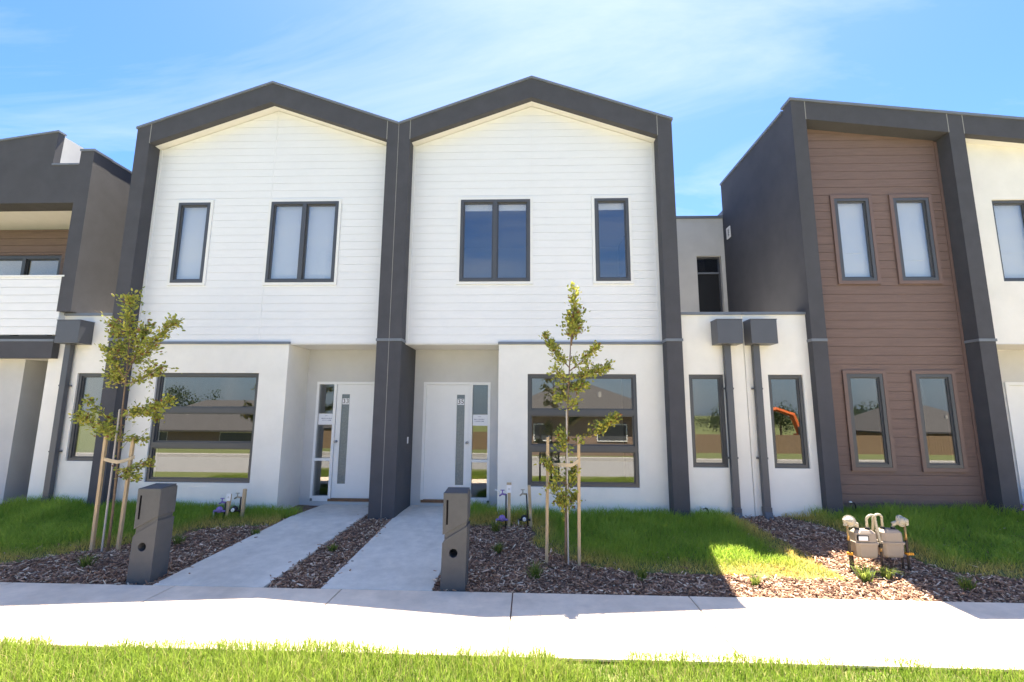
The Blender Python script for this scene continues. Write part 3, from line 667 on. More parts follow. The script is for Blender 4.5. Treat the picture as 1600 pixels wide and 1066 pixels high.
def lawn(name, poly, line, dens, label):
    xs = [p[0] for p in poly]; ys = [p[1] for p in poly]; A = (max(xs)-min(xs))*(max(ys)-min(ys)); n = int(A*dens)
    x = rng.uniform(min(xs), max(xs), n); y = rng.uniform(min(ys), max(ys), n)
    # ragged border
    jx, jy = x+(vnoise(x, y, 6, 3)-.5)*.16, y+(vnoise(x, y, 6, 4)-.5)*.16
    k = inpoly(jx, jy, poly); x, y = x[k], y[k]
    # nothing grows inside the walls
    d = pdist(x, y, line); edge = np.clip(1-d/.42, 0, 1)
    keep = rng.random(len(x)) > edge*.45; x, y, d, edge = x[keep], y[keep], d[keep], edge[keep]
    nz = vnoise(x, y, 1.6, 5)*.6+vnoise(x, y, 5, 6)*.4
    h = (.06+.13*nz**1.5+.09*np.clip((y+.7)/.8, 0, 1))*rng.uniform(.5, 1.3, len(x))*(1-.55*edge)
    z = gz(x, y)-.012
    g1 = np.array([.20, .345, .04]); g2 = np.array([.43, .57, .10]); yel = np.array([.66, .52, .16])
    t = np.clip(nz*.7+rng.normal(0, .22, len(x)), 0, 1)[:, None]; c = g1*(1-t)+g2*t
    dry = np.clip(edge*1.6*(.5+vnoise(x, y, 3, 9))+rng.normal(0, .10, len(x)), 0, 1)[:, None]; c = c*(1-dry)+yel*dry*rng.uniform(.7, 1.15, len(x))[:, None]
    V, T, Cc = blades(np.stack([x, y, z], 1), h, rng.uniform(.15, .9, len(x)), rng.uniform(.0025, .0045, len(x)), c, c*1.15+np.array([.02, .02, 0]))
    o = soup(name, V, T, Cc, 'grass'); o['label'] = label; o['category'] = 'grass'; return o
lawn('lawn', lawnA, lineA, 5200, 'green lawn with yellowed edge in front of house 33')
lawn('lawn', lawnB, lineB, 5200, 'green lawn with yellowed edge in front of house 35, partly sunlit')
lawn('lawn', lawnC, lineC, 4200, 'green lawn with yellowed edge in front of the brown house')
# turf carpets under the blades
def carpet(poly, k):
    xs = np.arange(min(p[0] for p in poly), max(p[0] for p in poly), .12); ys = np.arange(min(p[1] for p in poly), max(p[1] for p in poly), .12)
    b = MB(); idx = {}
    for a in xs:
        for c in ys:
            if inpoly(np.array([a+.06]), np.array([c+.06]), poly)[0]:
                ids = []
                for q in ((a, c), (a+.12, c), (a+.12, c+.12), (a, c+.12)):
                    q = (round(q[0], 3), round(q[1], 3))
                    if q not in idx: idx[q] = len(b.v); b.v.append((q[0], q[1], float(gz(*q))-.006))
                    ids.append(idx[q])
                b.f.append(tuple(ids))
    struct(b.build('turf', 'turf'))
for i, p in enumerate((lawnA, lawnB, lawnC)): carpet(p, i)
# verge by the street
n = 190000; x = rng.uniform(-6.5, 11, n); y = FRONT+.10-rng.random(n)**1.2*1.6
ye = FRONT+.02+(vnoise(x, x*0, 1.1, 11)-.6)*.22+(vnoise(x, x*0, 6, 12)-.5)*.14+rng.normal(0, .02, n)
k = y < ye; x, y = x[k], y[k]
nz = vnoise(x, y, 1.2, 21)*.55+vnoise(x, y, 4, 22)*.45
h = (.05+.17*nz**1.5)*rng.uniform(.45, 1.35, len(x)); z = -.345+0*x
t = np.clip(nz*.8+rng.normal(0, .2, len(x)), 0, 1)[:, None]; c = np.array([.14, .25, .03])*(1-t)+np.array([.33, .41, .075])*t
dead = rng.random(len(x)) < .09; c[dead] = np.array([.42, .36, .17])*rng.uniform(.7, 1.1, (dead.sum(), 1))
st = rng.random(len(x)) < .016; h[st] *= 2.0
wd = rng.uniform(.002, .0036, len(x)); wd[st] = .0016; c[st] = np.array([.36, .33, .13])
ln = rng.uniform(.1, .7, len(x)); ln[st] *= .35
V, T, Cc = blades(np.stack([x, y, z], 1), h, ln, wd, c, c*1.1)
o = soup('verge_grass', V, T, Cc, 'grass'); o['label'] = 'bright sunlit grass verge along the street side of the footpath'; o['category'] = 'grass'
# bark mulch
def mulch():
    n = 72000; x = rng.uniform(-7, 11, n); y = rng.uniform(BACK+.005, .25, n)
    bad = np.zeros(n, bool)
    for p in (lawnA, lawnB, lawnC): bad |= inpoly(x, y, p) & (rng.random(n) > .04)
    tt = (y-BACK)/(1.02-BACK)
    for (a, b, c, d) in ((-1.72, -.50, -1.34, -.215), (.12, 1.31, .215, 1.33), (-7.9, -6.75, -7.4, -6.08)):
        ed = np.minimum(x-(a+(c-a)*tt), (b+(d-b)*tt)-x); bad |= (ed > .005) & (rng.random(n) > .05*np.exp(-ed/.05))
    bad |= (np.abs(x) < CW+.02) & (y > -.02)
    x, y = x[~bad], y[~bad]; n = len(x)
    L = np.clip(rng.lognormal(-3.85, .5, n), .006, .075); W = np.clip(rng.lognormal(-5.05, .4, n), .003, .014); H = rng.uniform(.0015, .004, n)
    a = rng.uniform(0, 2*np.pi, n); pit = rng.normal(0, .35, n); rol = rng.normal(0, .5, n)
    z = gz(x, y)-.006+rng.uniform(0, .022, n)+.02*(vnoise(x, y, 4, 31)-.5)
    tt = (y-BACK)/(1.02-BACK)
    for (a_, b_, c_, d_) in ((-1.72, -.50, -1.34, -.215), (.12, 1.31, .215, 1.33), (-7.9, -6.75, -7.4, -6.08)):
        on = (x > a_+(c_-a_)*tt) & (x < b_+(d_-b_)*tt); z[on] = np.interp(y[on], [BACK, -1.2, 0, 1.02], [-.298, -.20, -.103, -.10])+.004; pit[on] *= .15; rol[on] *= .15
    ca, sa = np.cos(a), np.sin(a); u = np.stack([ca*np.cos(pit), sa*np.cos(pit), np.sin(pit)], 1); v0 = np.stack([-sa, ca, 0*a], 1); w0 = np.cross(u, v0)
    v = v0*np.cos(rol)[:, None]+w0*np.sin(rol)[:, None]; ww = np.cross(u, v)
    p = np.stack([x, y, z], 1); V = []
    for (i, j, k) in ((-1, -1, -1), (1, -.6, -1), (.85, .8, -1), (-.9, 1, -1), (-1, -1, 1), (1, -.6, 1), (.85, .8, 1), (-.9, 1, 1)):
        V.append(p+u*(i*L)[:, None]+v*(j*W)[:, None]+ww*(k*H)[:, None])
    V = np.stack(V, 1).reshape(-1, 3); b = (np.arange(n)*8)[:, None]
    F = [(0, 2, 1), (0, 3, 2), (4, 5, 6), (4, 6, 7), (0, 1, 5), (0, 5, 4), (1, 2, 6), (1, 6, 5), (2, 3, 7), (2, 7, 6), (3, 0, 4), (3, 4, 7)]
    T = np.stack([b+list(f) for f in F], 1).reshape(-1, 3)
    pal = np.array([(.17, .092, .060), (.32, .178, .115), (.45, .27, .18), (.27, .165, .115), (.62, .43, .31), (.74, .60, .46)])
    c = pal[rng.choice(6, n, p=[.17, .26, .25, .12, .13, .07])]*rng.uniform(.8, 1.2, (n, 1)); c = np.repeat(c, 8, 0)
    o = soup('bark_mulch', V, T, c, 'chip'); o['label'] = 'brown bark mulch covering the garden beds'; o['category'] = 'mulch'
mulch()
# tussocks
TU = [(135, 885, .17, 'clump of strappy grass in the mulch by the staked sapling of house 33'), (278, 850, .16, 'clump of strappy grass behind the letterbox of house 33'),
      (520, 860, .10, 'small grass clump in the mulch strip halfway between the two paths'), (775, 830, .20, 'strappy grass clump at the foot of the purple garden tap'),
      (778, 862, .13, 'small strappy grass clump in the mulch bed right of the letterbox of house 35'), (836, 903, .21, 'upright strappy grass clump in front of the staked sapling of house 35'),
      (1002, 905, .19, 'strappy grass clump at the yellowed lawn edge of house 35'), (1180, 913, .14, 'small grass clump below the sunlit corner of the lawn'),
      (1352, 908, .24, 'strappy grass clump in front of the gas meters'), (1384, 903, .17, 'thin grass clump beside the gas meter pipes'),
      (1510, 920, .16, 'grass clump in the mulch before the brown house'), (585, 800, .19, 'grass clump at the foot of the charcoal column between the doors'),
      (40, 755, .18, 'weed clump at the edge of the charcoal house path'), (400, 835, .10, 'low weed in the mulch left of the path of house 33')]
for (u, v, hh, lab) in TU:
    P = G(u, v)
    if u == 40: P = np.array([-5.98, -.15, float(gz(-5.98, -.15))])
    n = 75; r = rng.random(n)*.055; a = rng.uniform(0, 6.28, n)
    p = np.stack([P[0]+r*np.cos(a), P[1]+r*np.sin(a), np.full(n, float(gz(P[0], P[1]))-.01)], 1)
    t = rng.random((n, 1)); c = np.array([.10, .17, .03])*(1-t)+np.array([.26, .30, .07])*t
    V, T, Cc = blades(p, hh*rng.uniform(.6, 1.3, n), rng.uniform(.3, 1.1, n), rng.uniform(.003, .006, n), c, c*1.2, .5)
    tag(soup('grass_tussock', V, T, Cc, 'grass', kind=None), lab, 'plant', 'grass tussocks in the mulch')

# ================================================================== saplings
def sapling(base, trunk_px, branches, label, Yp, nleaf, seed):
    r = random.Random(seed); R = np.random.default_rng(seed)
    t = thing('sapling_tree', label, 'tree', base, 'young staked street trees')
    q = lambda u, v, dy=0: Vector(onY(u, v, Yp+dy))
    tp = [Vector(base)-Vector((0, 0, .04))]+[q(u, v) for u, v in trunk_px]
    n = len(tp); MB().tube(tp, [.017-(.013)*i/(n-1) for i in range(n)], 8).build('trunk', 'bark', t, smooth=True)
    bm = MB(); LV = []; LC = []
    def leaf(p, d, size):
        s = Vector((r.gauss(0, 1), r.gauss(0, 1), r.gauss(0, .6)))
        d = (d+Vector((r.gauss(0, .6), r.gauss(0, .6), r.gauss(0, .5)))).normalized(); sd = d.cross(s)
        if sd.length < .1: return
        sd.normalize(); nn = sd.cross(d); L = size*r.uniform(.7, 1.3); W = L*.27
        a, b = p, p+d*L-nn*L*.12; m = p+d*L*.48+nn*L*.05
        LV.append([a, p+d*L*.3-sd*W+nn*L*.07, p+d*L*.68-sd*W*.85+nn*L*.05, b, p+d*L*.68+sd*W*.85+nn*L*.05, p+d*L*.3+sd*W+nn*L*.07, m])
        k = r.random()
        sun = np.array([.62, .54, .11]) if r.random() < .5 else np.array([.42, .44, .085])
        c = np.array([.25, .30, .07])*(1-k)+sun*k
        if r.random() < .06: c = np.array([.25, .12, .05])
        LC.append(np.repeat(c[None, :]*r.uniform(.8, 1.2), 7, 0))
    for (u0, v0, u1, v1, w_, dens, dz) in branches:
        a = q(u0, v0); b = q(u1, v1, dz); L = (b-a).length
        mid = (a+b)/2+Vector((0, 0, -.06*L if v1 < v0 else .03)); pts = [a, mid*.5+a*.5+Vector((0, 0, .0)), mid, (mid+b)/2+Vector((0, 0, .02*L)), b]
        bm.tube(pts, [.008, .007, .0055, .004, .002], 6)
        for i in range(int(dens*L*1.45)):
            f = r.uniform(.12, 1.0)**.8; p = a.lerp(b, f)+(mid-(a+b)/2)*(4*f*(1-f))
            dirn = (b-a).normalized(); sp = w_*(1.15-.65*f)
            # twig with several leaves
            td = Vector((r.gauss(0, 1), r.gauss(0, 1), r.gauss(.35, .6))).normalized()*abs(r.gauss(0, sp*1.3))
            if td.length > .05: bm.tube([p, p+td], [.0025, .0012], 3, False)
            for j in range(6):
                leaf(p+td*r.uniform(.25, 1.1)+Vector((r.gauss(0, .022), r.gauss(0, .022), r.gauss(0, .022))), (td.normalized()+dirn*.6), .043)
    bm.build('branches', 'bark', t, smooth=True)
    V = np.array(LV).reshape(-1, 3); nn = len(LV); b = (np.arange(nn)*7)[:, None]
    T = np.stack([b+[k, (k+1) % 6, 6] for k in range(6)], 1).reshape(-1, 3)
    soup('crown', V, T, np.concatenate(LC), 'leaf', kind=None, parent=t)
    return t
def stake(p0, u, v, Yp, label, m='stake', w_=.019, group='timber tree stakes'):
    top = Vector(onY(u, v, Yp)); a = Vector(p0)-Vector((0, 0, .08)); b = MB(); d = w_
    vs = [(a.x+i*d, a.y+j*d, a.z) for i, j in ((-1, -1), (1, -1), (1, 1), (-1, 1))]+[(top.x+i*d*.95, top.y+j*d*.95, top.z+(.01 if i > 0 else -.004)) for i, j in ((-1, -1), (1, -1), (1, 1), (-1, 1))]
    b.add(vs, [(0, 3, 2, 1), (4, 5, 6, 7), (0, 1, 5, 4), (1, 2, 6, 5), (2, 3, 7, 6), (3, 0, 4, 7)])
    return tag(b.build('tree_stake', m, bevel=.003), label, 'stake', group)
def tie(pts, label, hgt=.045):
    pts = [Vector(p) for p in pts]; b = MB(); n = len(pts)
    for i, p in enumerate(pts): b.v += [tuple(p-Vector((0, 0, hgt/2))), tuple(p+Vector((0, 0, hgt/2)))]
    b.f = [(2*i, 2*i+2, 2*i+3, 2*i+1) for i in range(n-1)]
    o = b.build('tree_tie', 'hessian'); s = o.modifiers.new('solid', 'SOLIDIFY'); s.thickness = .006; s.offset = 0
    return tag(o, label, 'tree tie', 'hessian ties')
# by house 33
PL = -1.52
sapling(tuple(G(168, 862)), [(176, 800), (184, 720), (190, 650), (197, 590), (202, 530), (205, 475)],
        [(203, 545, 204, 462, .13, 95, .0), (201, 570, 178, 505, .12, 85, .1), (200, 570, 275, 498, .11, 75, -.1), (199, 585, 232, 505, .12, 80, .15), (199, 595, 165, 545, .11, 75, -.1), (199, 600, 255, 572, .10, 60, -.12),
         (198, 600, 172, 585, .10, 70, .1), (194, 650, 266, 625, .10, 80, -.1), (195, 640, 250, 655, .10, 80, .12), (190, 680, 118, 645, .09, 75, .0), (192, 665, 135, 625, .05, 40, .05), (190, 690, 165, 665, .08, 60, -.08), (191, 690, 228, 690, .08, 60, .1), (186, 735, 236, 722, .06, 55, .05), (184, 745, 214, 748, .06, 45, -.05)],
        'bushy staked sapling in front of the house next to the charcoal one', PL, 0, 3)
s1 = tuple(G(143, 862)); s2 = tuple(G(184, 860)); s3 = tuple(G(158, 864))
stake(s1, 166, 682, s1[1], 'timber stake of the bushy sapling on its side towards the charcoal house')
stake(s2, 209, 683, s2[1], 'timber stake of the bushy sapling, standing between it and a letterbox')
stake((s3[0], PL-.035, s3[2]), 187, 640, PL-.035, 'thin grey nursery stake against the stem of the bushy sapling', 'stakegrey', .009)
A, B, Cc_ = Vector(onY(162, 718, s1[1]-.025)), Vector(onY(183, 722, PL-.05)), Vector(onY(205, 716, s2[1]-.025))
tie([A+Vector((-.015, .02, 0)), A+Vector((.02, 0, 0)), A.lerp(B, .5), B, B.lerp(Cc_, .5)+Vector((0, 0, -.012)), Cc_, Cc_+Vector((.02, .03, .01))], 'hessian tie holding the bushy sapling to its stakes')
# by house 35
PR = -1.64
sapling(tuple(G(884, 882)), [(884, 830), (885, 760), (886, 690), (887, 630), (890, 570), (893, 510), (897, 465)],
        [(893, 540, 898, 452, .075, 95, .0), (892, 540, 903, 490, .08, 80, .08), (890, 575, 850, 522, .05, 80, .05), (890, 580, 932, 540, .07, 70, -.1), (889, 590, 950, 572, .075, 85, .1), (889, 600, 868, 575, .08, 60, -.1), (888, 610, 915, 600, .09, 75, .1), (888, 630, 868, 615, .07, 55, .1), (888, 640, 900, 625, .08, 60, -.1),
         (890, 700, 962, 650, .06, 42, -.05), (925, 672, 963, 652, .06, 70, -.05), (887, 690, 873, 670, .09, 75, .05), (887, 715, 880, 690, .09, 70, -.05), (886, 760, 850, 720, .07, 65, .0), (886, 770, 895, 730, .10, 80, .1), (885, 790, 865, 760, .09, 85, -.08), (885, 800, 900, 775, .08, 75, .05), (885, 800, 880, 780, .09, 80, -.1)],
        'slender staked sapling on the lawn between the letterbox and the gas meters', PR, 0, 5)
s1 = tuple(G(854, 880)); s2 = tuple(G(905, 884)); s3 = tuple(G(888, 884))
stake(s1, 856, 683, s1[1], 'timber stake of the slender sapling on its letterbox side')
stake(s2, 904, 682, s2[1], 'timber stake of the slender sapling on its side towards the gas meters')
stake((s3[0], PR-.035, s3[2]), 885, 640, PR-.035, 'thin grey nursery stake against the stem of the slender sapling', 'stakegrey', .009)
A, B, Cc_ = Vector(onY(857, 726, s1[1]-.025)), Vector(onY(884, 727, PR-.05)), Vector(onY(904, 720, s2[1]-.025))
tie([A+Vector((-.02, .02, 0)), A+Vector((.02, 0, 0)), A.lerp(B, .5), B, B.lerp(Cc_, .5)+Vector((0, -.01, -.025)), Cc_, Cc_+Vector((.02, .03, .02))], 'hessian tie holding the slender sapling to its stakes')

# ================================================================== taps, meters
def post(x, y, top, w_, lean, label, tagm=True, name='tap_post'):
    zb_ = float(gz(x, y)); b = MB(); d = w_/2
    b.add([(x+i*d, y+j*d, zb_-.08) for i, j in ((-1, -1), (1, -1), (1, 1), (-1, 1))]+[(x+lean+i*d, y+j*d, top) for i, j in ((-1, -1), (1, -1), (1, 1), (-1, 1))],
          [(0, 3, 2, 1), (4, 5, 6, 7), (0, 1, 5, 4), (1, 2, 6, 5), (2, 3, 7, 6), (3, 0, 4, 7)])
    return b
def tap_set(x, y, top, lean, m, label, plate=True, meter='purple', hose=False, side=-1):
    zb_ = float(gz(x, y)); t = thing('garden_tap', label, 'tap', (x, y, zb_), 'garden taps on timber posts')
    post(x, y, top, .045, lean, '').build('post', 'stake', t, bevel=.004)
    px = x+side*.045; zt = top-.12
    MB().tube([(px, y-.01, zb_-.05), (px+lean*.8, y-.01, zt)], .011, 8).build('riser_pipe', 'pipeblack', t, smooth=True)
    tb = MB().tube([(px+lean*.8, y-.01, zt-.01), (px+lean*.8+side*.06, y-.015, zt), (px+lean*.8+side*.10, y-.02, zt-.03)], [.014, .014, .011], 8)
    tb.tube([(px+lean*.8+side*.055, y-.015, zt), (px+lean*.8+side*.055, y-.015, zt+.05)], .009, 8).tube([(px+lean*.8+side*.085, y-.015, zt+.055), (px+lean*.8+side*.025, y-.015, zt+.055)], .007, 6)
    tb.build('tap', m, t, smooth=True)
    if plate:
        pl = box('sign_plate', 'paper', t, x+lean-.034, x+lean+.034, y-.030, y-.0235, top-.10, top+.01)
        MB().tube([(x+lean, y-.0315, top-.045), (x+lean, y-.0302, top-.045)], .014, 12).build('emblem', 'porch', pl)
        if hose: box('sign_header', 'hessian', t, x+lean-.036, x+lean+.036, y-.032, y-.0235, top+.014, top+.05)
    if meter:
        mm = 'purple' if meter == 'purple' else 'black'; c = (x+side*.10, y-.05, zb_+.14)
        mb = MB().ball(c, .052, 1, .9, .95); mb.tube([(c[0]-.09, c[1], c[2]-.02), (c[0]+.09, c[1], c[2]-.02)], .016, 8); mb.build('meter', mm, t, smooth=True)
        MB().tube([(c[0]-.085, c[1], c[2]-.02), (c[0]-.085, c[1], zb_-.03)], .014, 8).build('meter_pipe', 'tapmetal', t, smooth=True)
        if meter != 'purple': MB().tube([(c[0], c[1]-.055, c[2]-.01), (c[0], c[1]-.03, c[2])], .026, 12).build('meter_dial', 'paper', t)
    if hose:
        MB().tube([(px+lean*.8+side*.10, y-.02, zt-.01), (px-.12, y-.02, zt+.05), (px-.17, y-.02, zt+.06)], .010, 8).build('white_spout', 'whitetrim', t, smooth=True)
    return t
tap_set(2.03, -.33, .46, .0, 'purple', 'purple garden tap and round purple meter on a timber post by house 35', True, 'purple', True)
tap_set(2.36, -.33, .47, -.03, 'tapmetal', 'brass garden tap and black water meter on a bare timber post by house 35', False, 'black')
tap_set(-2.36, -.18, .26, .01, 'purple', 'purple garden tap and meter on a low post with a white plate by house 33', True, 'purple')
tap_set(-2.16, -.12, .33, .01, 'tapmetal', 'bare timber post with a black water meter in the grass by house 33', False, 'black', side=-1)
tap_set(9.52, -.35, .36, .0, 'purple', 'purple garden tap with a white plate before the column beside the brown boards', True, None)
tap_set(9.98, -.30, .36, .02, 'tapmetal', 'brass garden tap on a timber post before the cream house', False, None)
def elbow(x, y, top, label):
    zb_ = float(gz(x, y)); o = MB().tube([(x, y, zb_-.05), (x, y, top-.04), (x-.015, y, top-.01), (x-.05, y, top), (x-.075, y, top-.012)], [.011, .011, .012, .012, .014], 8).build('vent_pipe', 'pipeblack', None, smooth=True)
    MB().ball((x-.07, y, top+.006), .021, 1.2, 1, .7).build('pipe_cap', 'whitetrim', o, smooth=True)
    return tag(o, label, 'pipe')
elbow(7.38, .12, .20, 'bent copper pipe with white cap against the brown boards')
elbow(5.10, .05, .10, 'short bent pipe with white cap against the cream bay by house 35')

def gas_meter(x, y, label, flip):
    zb_ = float(gz(x, y)); t = thing('gas_meter', label, 'gas meter', (x, y, zb_), 'pair of gas meters')
    W, D = .125, .085; z0, zm, z1 = zb_+.16, zb_+.31, zb_+.45
    def loft(levels, name, m):
        b = MB(); 
        for (wx, wy, z) in levels:
            c = .03
            b.v += [(x+i*(wx)+k, y+j*wy+l, z) for i, j, k, l in ((-1, -1, c, 0), (1, -1, -c, 0), (1, -1, 0, c), (1, 1, 0, -c), (1, 1, -c, 0), (-1, 1, c, 0), (-1, 1, 0, -c), (-1, -1, 0, c))]
        for i in range(len(levels)-1):
            for k in range(8): b.f.append((i*8+k, i*8+(k+1) % 8, i*8+8+(k+1) % 8, i*8+8+k))
        b.f += [tuple(range(7, -1, -1)), tuple(range(len(levels)*8-8, len(levels)*8))]
        return b.build(name, m, t, bevel=.004)
    loft([(W*.86, D*.85, z0-.012), (W*.94, D*.95, z0+.01), (W, D, zm-.015)], 'lower_case', 'meter')
    loft([(W+.010, D+.010, zm-.0145), (W+.010, D+.010, zm+.012)], 'case_rim', 'meter')
    loft([(W*.97, D*.97, zm+.0125), (W*.93, D*.93, z1-.03), (W*.70, D*.72, z1)], 'upper_case', 'meter')
    s = 1 if flip else -1
    if not flip: 
        dp = box('index_window', 'black', t, x-W+.012, x+.008, y-D-.006, y-D+.02, zm+.03, zm+.088); box('index_label', 'paper', dp, x-W+.016, x-.006, y-D-.0085, y-D-.0062, zm+.036, zm+.082)
    for sx in (-.06, .06): MB().tube([(x+sx, y, z1-.025), (x+sx, y, z1+.022)], [.03, .024], 12).build('union_nut', 'black', t)
    # outlet loop
    o = -s; cx0 = x+o*.06; pts = [(cx0, y, z1+.02)]+[(cx0+o*(.05-.05*math.cos(a)), y-.02*math.sin(a), z1+.11+.055*math.sin(a)) for a in np.linspace(0, math.pi, 9)]+[(cx0+o*.105, y-.03, z1-.1), (cx0+o*.11, y-.03, zm-.02)]
    if flip: pts = pts[:10]+[(cx0+o*.10, y+.02, z1-.02)]
    MB().tube(pts, .014, 10).build('outlet_pipe', 'meterpale', t, smooth=True)
    if not flip:
        q = pts[-1]; MB().tube([(q[0], q[1], q[2]+.012), (q[0], q[1], q[2]-.03)], .022, 10).build('pipe_union', 'black', t); MB().tube([(q[0], q[1], q[2]-.03), (q[0], q[1], q[2]-.075)], .013, 8).build('brass_fitting', 'brass', t, smooth=True)
        MB().tube([(q[0], q[1], q[2]-.075), (q[0], q[1], zb_-.05)], .012, 8).build('outlet_riser', 'pipeblack', t)
    # inlet riser with regulator
    ix = x+s*(W+.055); rz = z1+.075
    MB().tube([(ix, y-.02, zb_-.05), (ix, y-.02, zm+.02)], .014, 8).build('inlet_riser', 'pipeblack', t)
    MB().tube([(ix, y-.02, zm+.02), (ix, y-.02, zm+.07), (ix, y-.02, rz-.02)], [.017, .012, .014], 8).build('valve', 'brass', t, smooth=True)
    box('clip', 'orange', t, ix-.022, ix+.022+.03*(1 if flip else 0), y-.045, y+.005, zb_+.17, zb_+.195)
    MB().tube([(ix-s*.045, y+.01, zb_-.05), (ix-s*.045, y+.01, zb_+.20)], .012, 8).build('service_riser', 'pipeblack', t)
    r = MB(); 
    ang = .5*s
    c = Vector((ix-s*.03, y-.02, rz+.02)); d = Vector((math.sin(ang)*.8, -.85, .25)).normalized()
    r.tube([c-d*.035, c-d*.022, c-d*.02, c+d*.006, c+d*.008, c+d*.035, c+d*.05], [.03, .052, .066, .066, .05, .036, .018], 16)
    r.tube([(ix+s*.02, y-.02, rz-.03), (ix+s*.025, y-.02, rz+.03), (ix-s*.01, y-.02, rz+.045)], .024, 10); r.tube([c, (x+s*.06, y, rz-.02), (x+s*.06, y, z1+.02)], [.026, .026, .02], 10)
    r.build('regulator', 'meterpale', t, smooth=False, bevel=.003)
    return t
gas_meter(6.245, -1.68, 'gas meter with white index label and tall looped outlet pipe', False)
gas_meter(6.555, -1.66, 'gas meter without label, its regulator on the brown house side', True)

# garden edging stone seen behind the letterbox of 33
P = G(228, 842); tag(box('edging_stone', 'kerb', None, P[0]-.16, P[0]+.1, P[1]-.03, P[1]+.03, float(gz(P[0], P[1]))-.05, float(gz(P[0], P[1]))+.035, bevel=.01), 'pale stone offcut lying behind the letterbox of house 33', 'stone')

# ================================================================== across the street (seen mirrored in the windows)
def far_house(x, y, w_, d_, zg, eave, ridge, label):
    h = thing('far_house', label, 'house', (x, y, zg))
    wins = [(x-w_*.32, x-w_*.2, zg+.9, zg+2.1), (x+w_*.1, x+w_*.3, zg+.9, zg+2.1)]
    box('wall', 'brick', h, x-w_/2, x+w_/2, y-d_, y, zg-.6, eave)
    o = .6; X0, X1, Y0, Y1_ = x-w_/2-o, x+w_/2+o, y-d_-o, y+o; m = (Y0+Y1_)/2; k = (Y1_-Y0)/2*.92
    MB().add([(X0, Y0, eave), (X1, Y0, eave), (X1, Y1_, eave), (X0, Y1_, eave), (X0+k, m, ridge), (X1-k, m, ridge), (X0, Y0, eave-.2), (X1, Y0, eave-.2), (X1, Y1_, eave-.2), (X0, Y1_, eave-.2)],
             [(0, 1, 5, 4), (1, 2, 5), (2, 3, 4, 5), (3, 0, 4), (6, 7, 1, 0), (7, 8, 2, 1), (8, 9, 3, 2), (9, 6, 0, 3), (9, 8, 7, 6)]).build('roof', 'tile', h)
    for (a, b, c, e) in wins:
        q = MB(); ring(q, a, b, c, e, .06, y+.0, y+.05); q = q.build('window', 'whitetrim', h); box('pane', 'frame', q, a+.06, b-.06, y+.005, y+.02, c+.06, e-.06)
    for i in (-.2, .15): MB().tube([(x+w_*i, (m+Y1_)/2, (eave+ridge)/2-.1), (x+w_*i, (m+Y1_)/2, (eave+ridge)/2+.35)], .16, 10).build('roof_vent', 'kerb', h)
    return h
far_house(-36, -46, 21, 13, -3.2, -.85, 2.75, 'low brick house with long dark hip roof across the street, facing the bushy sapling')
far_house(6.0, -25, 10.5, 9, -1.4, 1.6, 3.75, 'brick house with steep dark hip roof across the street, facing the slender sapling')
far_house(52, -50, 15, 11, -3.2, -.6, 2.6, 'brick house behind the paling fence across the street, facing the brown house')
fe = thing('paling_fence', 'long brown timber paling fence across the street', 'fence', (30, -46, -2.95))
for (a, b) in ((-24, -2), (14, 66)):
    n = int((b-a)/.15); q = MB(); i = 0
    for i in range(n): q.box(a+i*.15, a+i*.15+.142, -46+.012*(i % 2), -45.98+.012*(i % 2), -3.0, -.9+random.uniform(-.01, .01))
    o = q.build('palings', 'paling', fe); o['kind'] = 'stuff'
    for i in range(int((b-a)/2.4)+1): box('post', 'paling', fe, a+i*2.4, a+i*2.4+.1, -46.15, -46.02, -3.1, -.95)
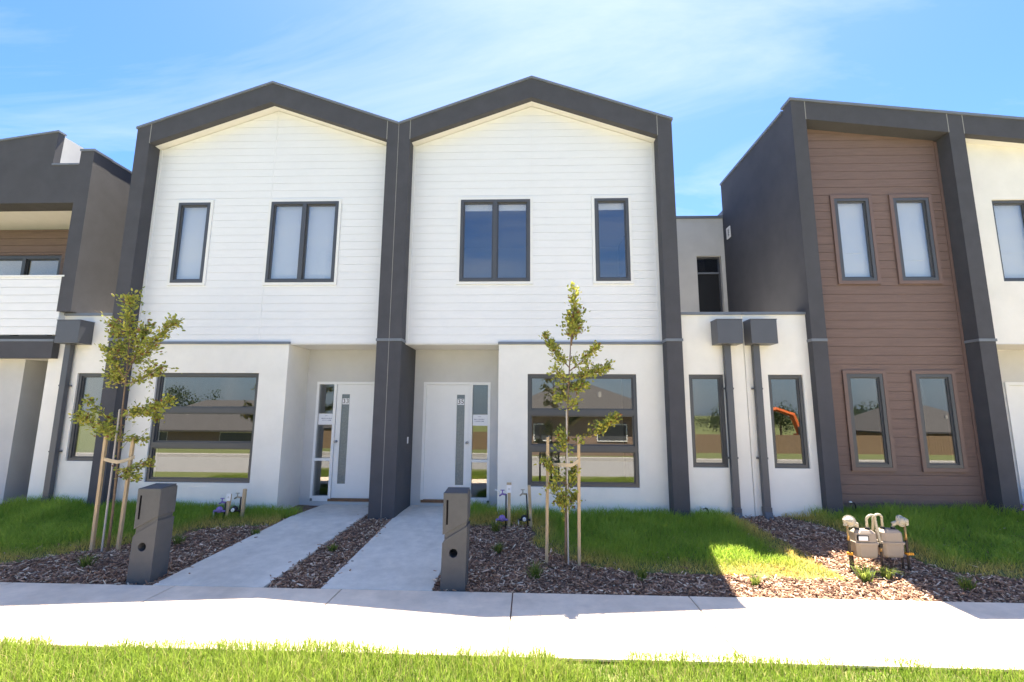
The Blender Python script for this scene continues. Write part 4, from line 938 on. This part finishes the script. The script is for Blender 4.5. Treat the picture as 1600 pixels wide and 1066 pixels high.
def digger(X, Y, Z):
    ex = thing('excavator', 'orange excavator with raised boom standing beyond the paling fence', 'excavator', (X, Y, Z))
    for yy in (-1.3, 1.3):
        MB().prism_y([(X-1.7, Z+.25), (X-1.4, Z-.05), (X+1.4, Z-.05), (X+1.7, Z+.25), (X+1.5, Z+.75), (X-1.5, Z+.75)], Y+yy-.3, Y+yy+.3).build('track', 'black', ex)
    box('body', 'digger', ex, X-1.2, X+1.8, Y-1.2, Y+1.2, Z+.85, Z+2.1, bevel=.1); box('cab', 'frame', ex, X-1.3, X, Y+.2, Y+1.15, Z+.9, Z+3.0, bevel=.08)
    MB().tube([(X-.6, Y-.3, Z+1.6), (X-1.6, Y-.3, Z+4.5), (X-3.6, Y-.3, Z+5.2), (X-4.6, Y-.3, Z+5.0)], [.38, .40, .30, .2], 6).build('boom', 'digger', ex)
    MB().tube([(X-4.3, Y-.3, Z+5.5), (X-5.6, Y-.3, Z+2.6)], [.26, .16], 6).build('stick', 'digger', ex)
    MB().prism_y([(X-6.2, Z+1.5), (X-5.2, Z+1.6), (X-5.3, Z+2.6), (X-5.9, Z+2.7)], Y-.8, Y+.2).build('bucket', 'black', ex)
digger(38.0, -54, -3.2)
def far_tree(x, y, zg, H, R, seed, label):
    r = np.random.default_rng(seed); t = thing('far_tree', label, 'tree', (x, y, zg)); MB().tube([(x, y, zg-.3), (x+.1, y, zg+H*.5), (x, y, zg+H*.75)], [.2, .14, .06], 7).build('trunk', 'bark', t)
    cc = r.normal(0, 1, (26, 3))*np.array([R*.5, R*.5, H*.16])+np.array([x, y, zg+H*.68]); n = 2600
    p = cc[r.integers(0, 26, n)]+r.normal(0, R*.16, (n, 3)); a = r.normal(0, 1, (n, 3)); a /= np.linalg.norm(a, axis=1)[:, None]; b2 = np.cross(a, r.normal(0, 1, (n, 3))); b2 /= np.linalg.norm(b2, axis=1)[:, None]
    V = np.stack([p-a*.16, p+b2*.09, p+a*.16, p-b2*.09], 1).reshape(-1, 3); i = (np.arange(n)*4)[:, None]; T = np.stack([i+[0, 1, 2], i+[0, 2, 3]], 1).reshape(-1, 3)
    soup('crown', V, T, np.repeat(np.array([.05, .075, .025])*r.uniform(.7, 1.3, (n, 1)), 4, 0), 'leaf', kind=None, parent=t)
far_tree(44, -72, -3.7, 6.8, 3.6, 1, 'dark gum tree far beyond the fence by the excavator')
far_tree(60, -74, -3.7, 6.0, 3.8, 2, 'spreading gum tree far beyond the fence, facing the brown house')
far_tree(36, -76, -3.7, 5.2, 3.6, 6, 'low bushy gum tree far beyond the fence, left behind the excavator boom')
far_tree(-52, -62, -3.3, 8, 3.4, 4, 'tall gum tree behind the low brick house across the street')
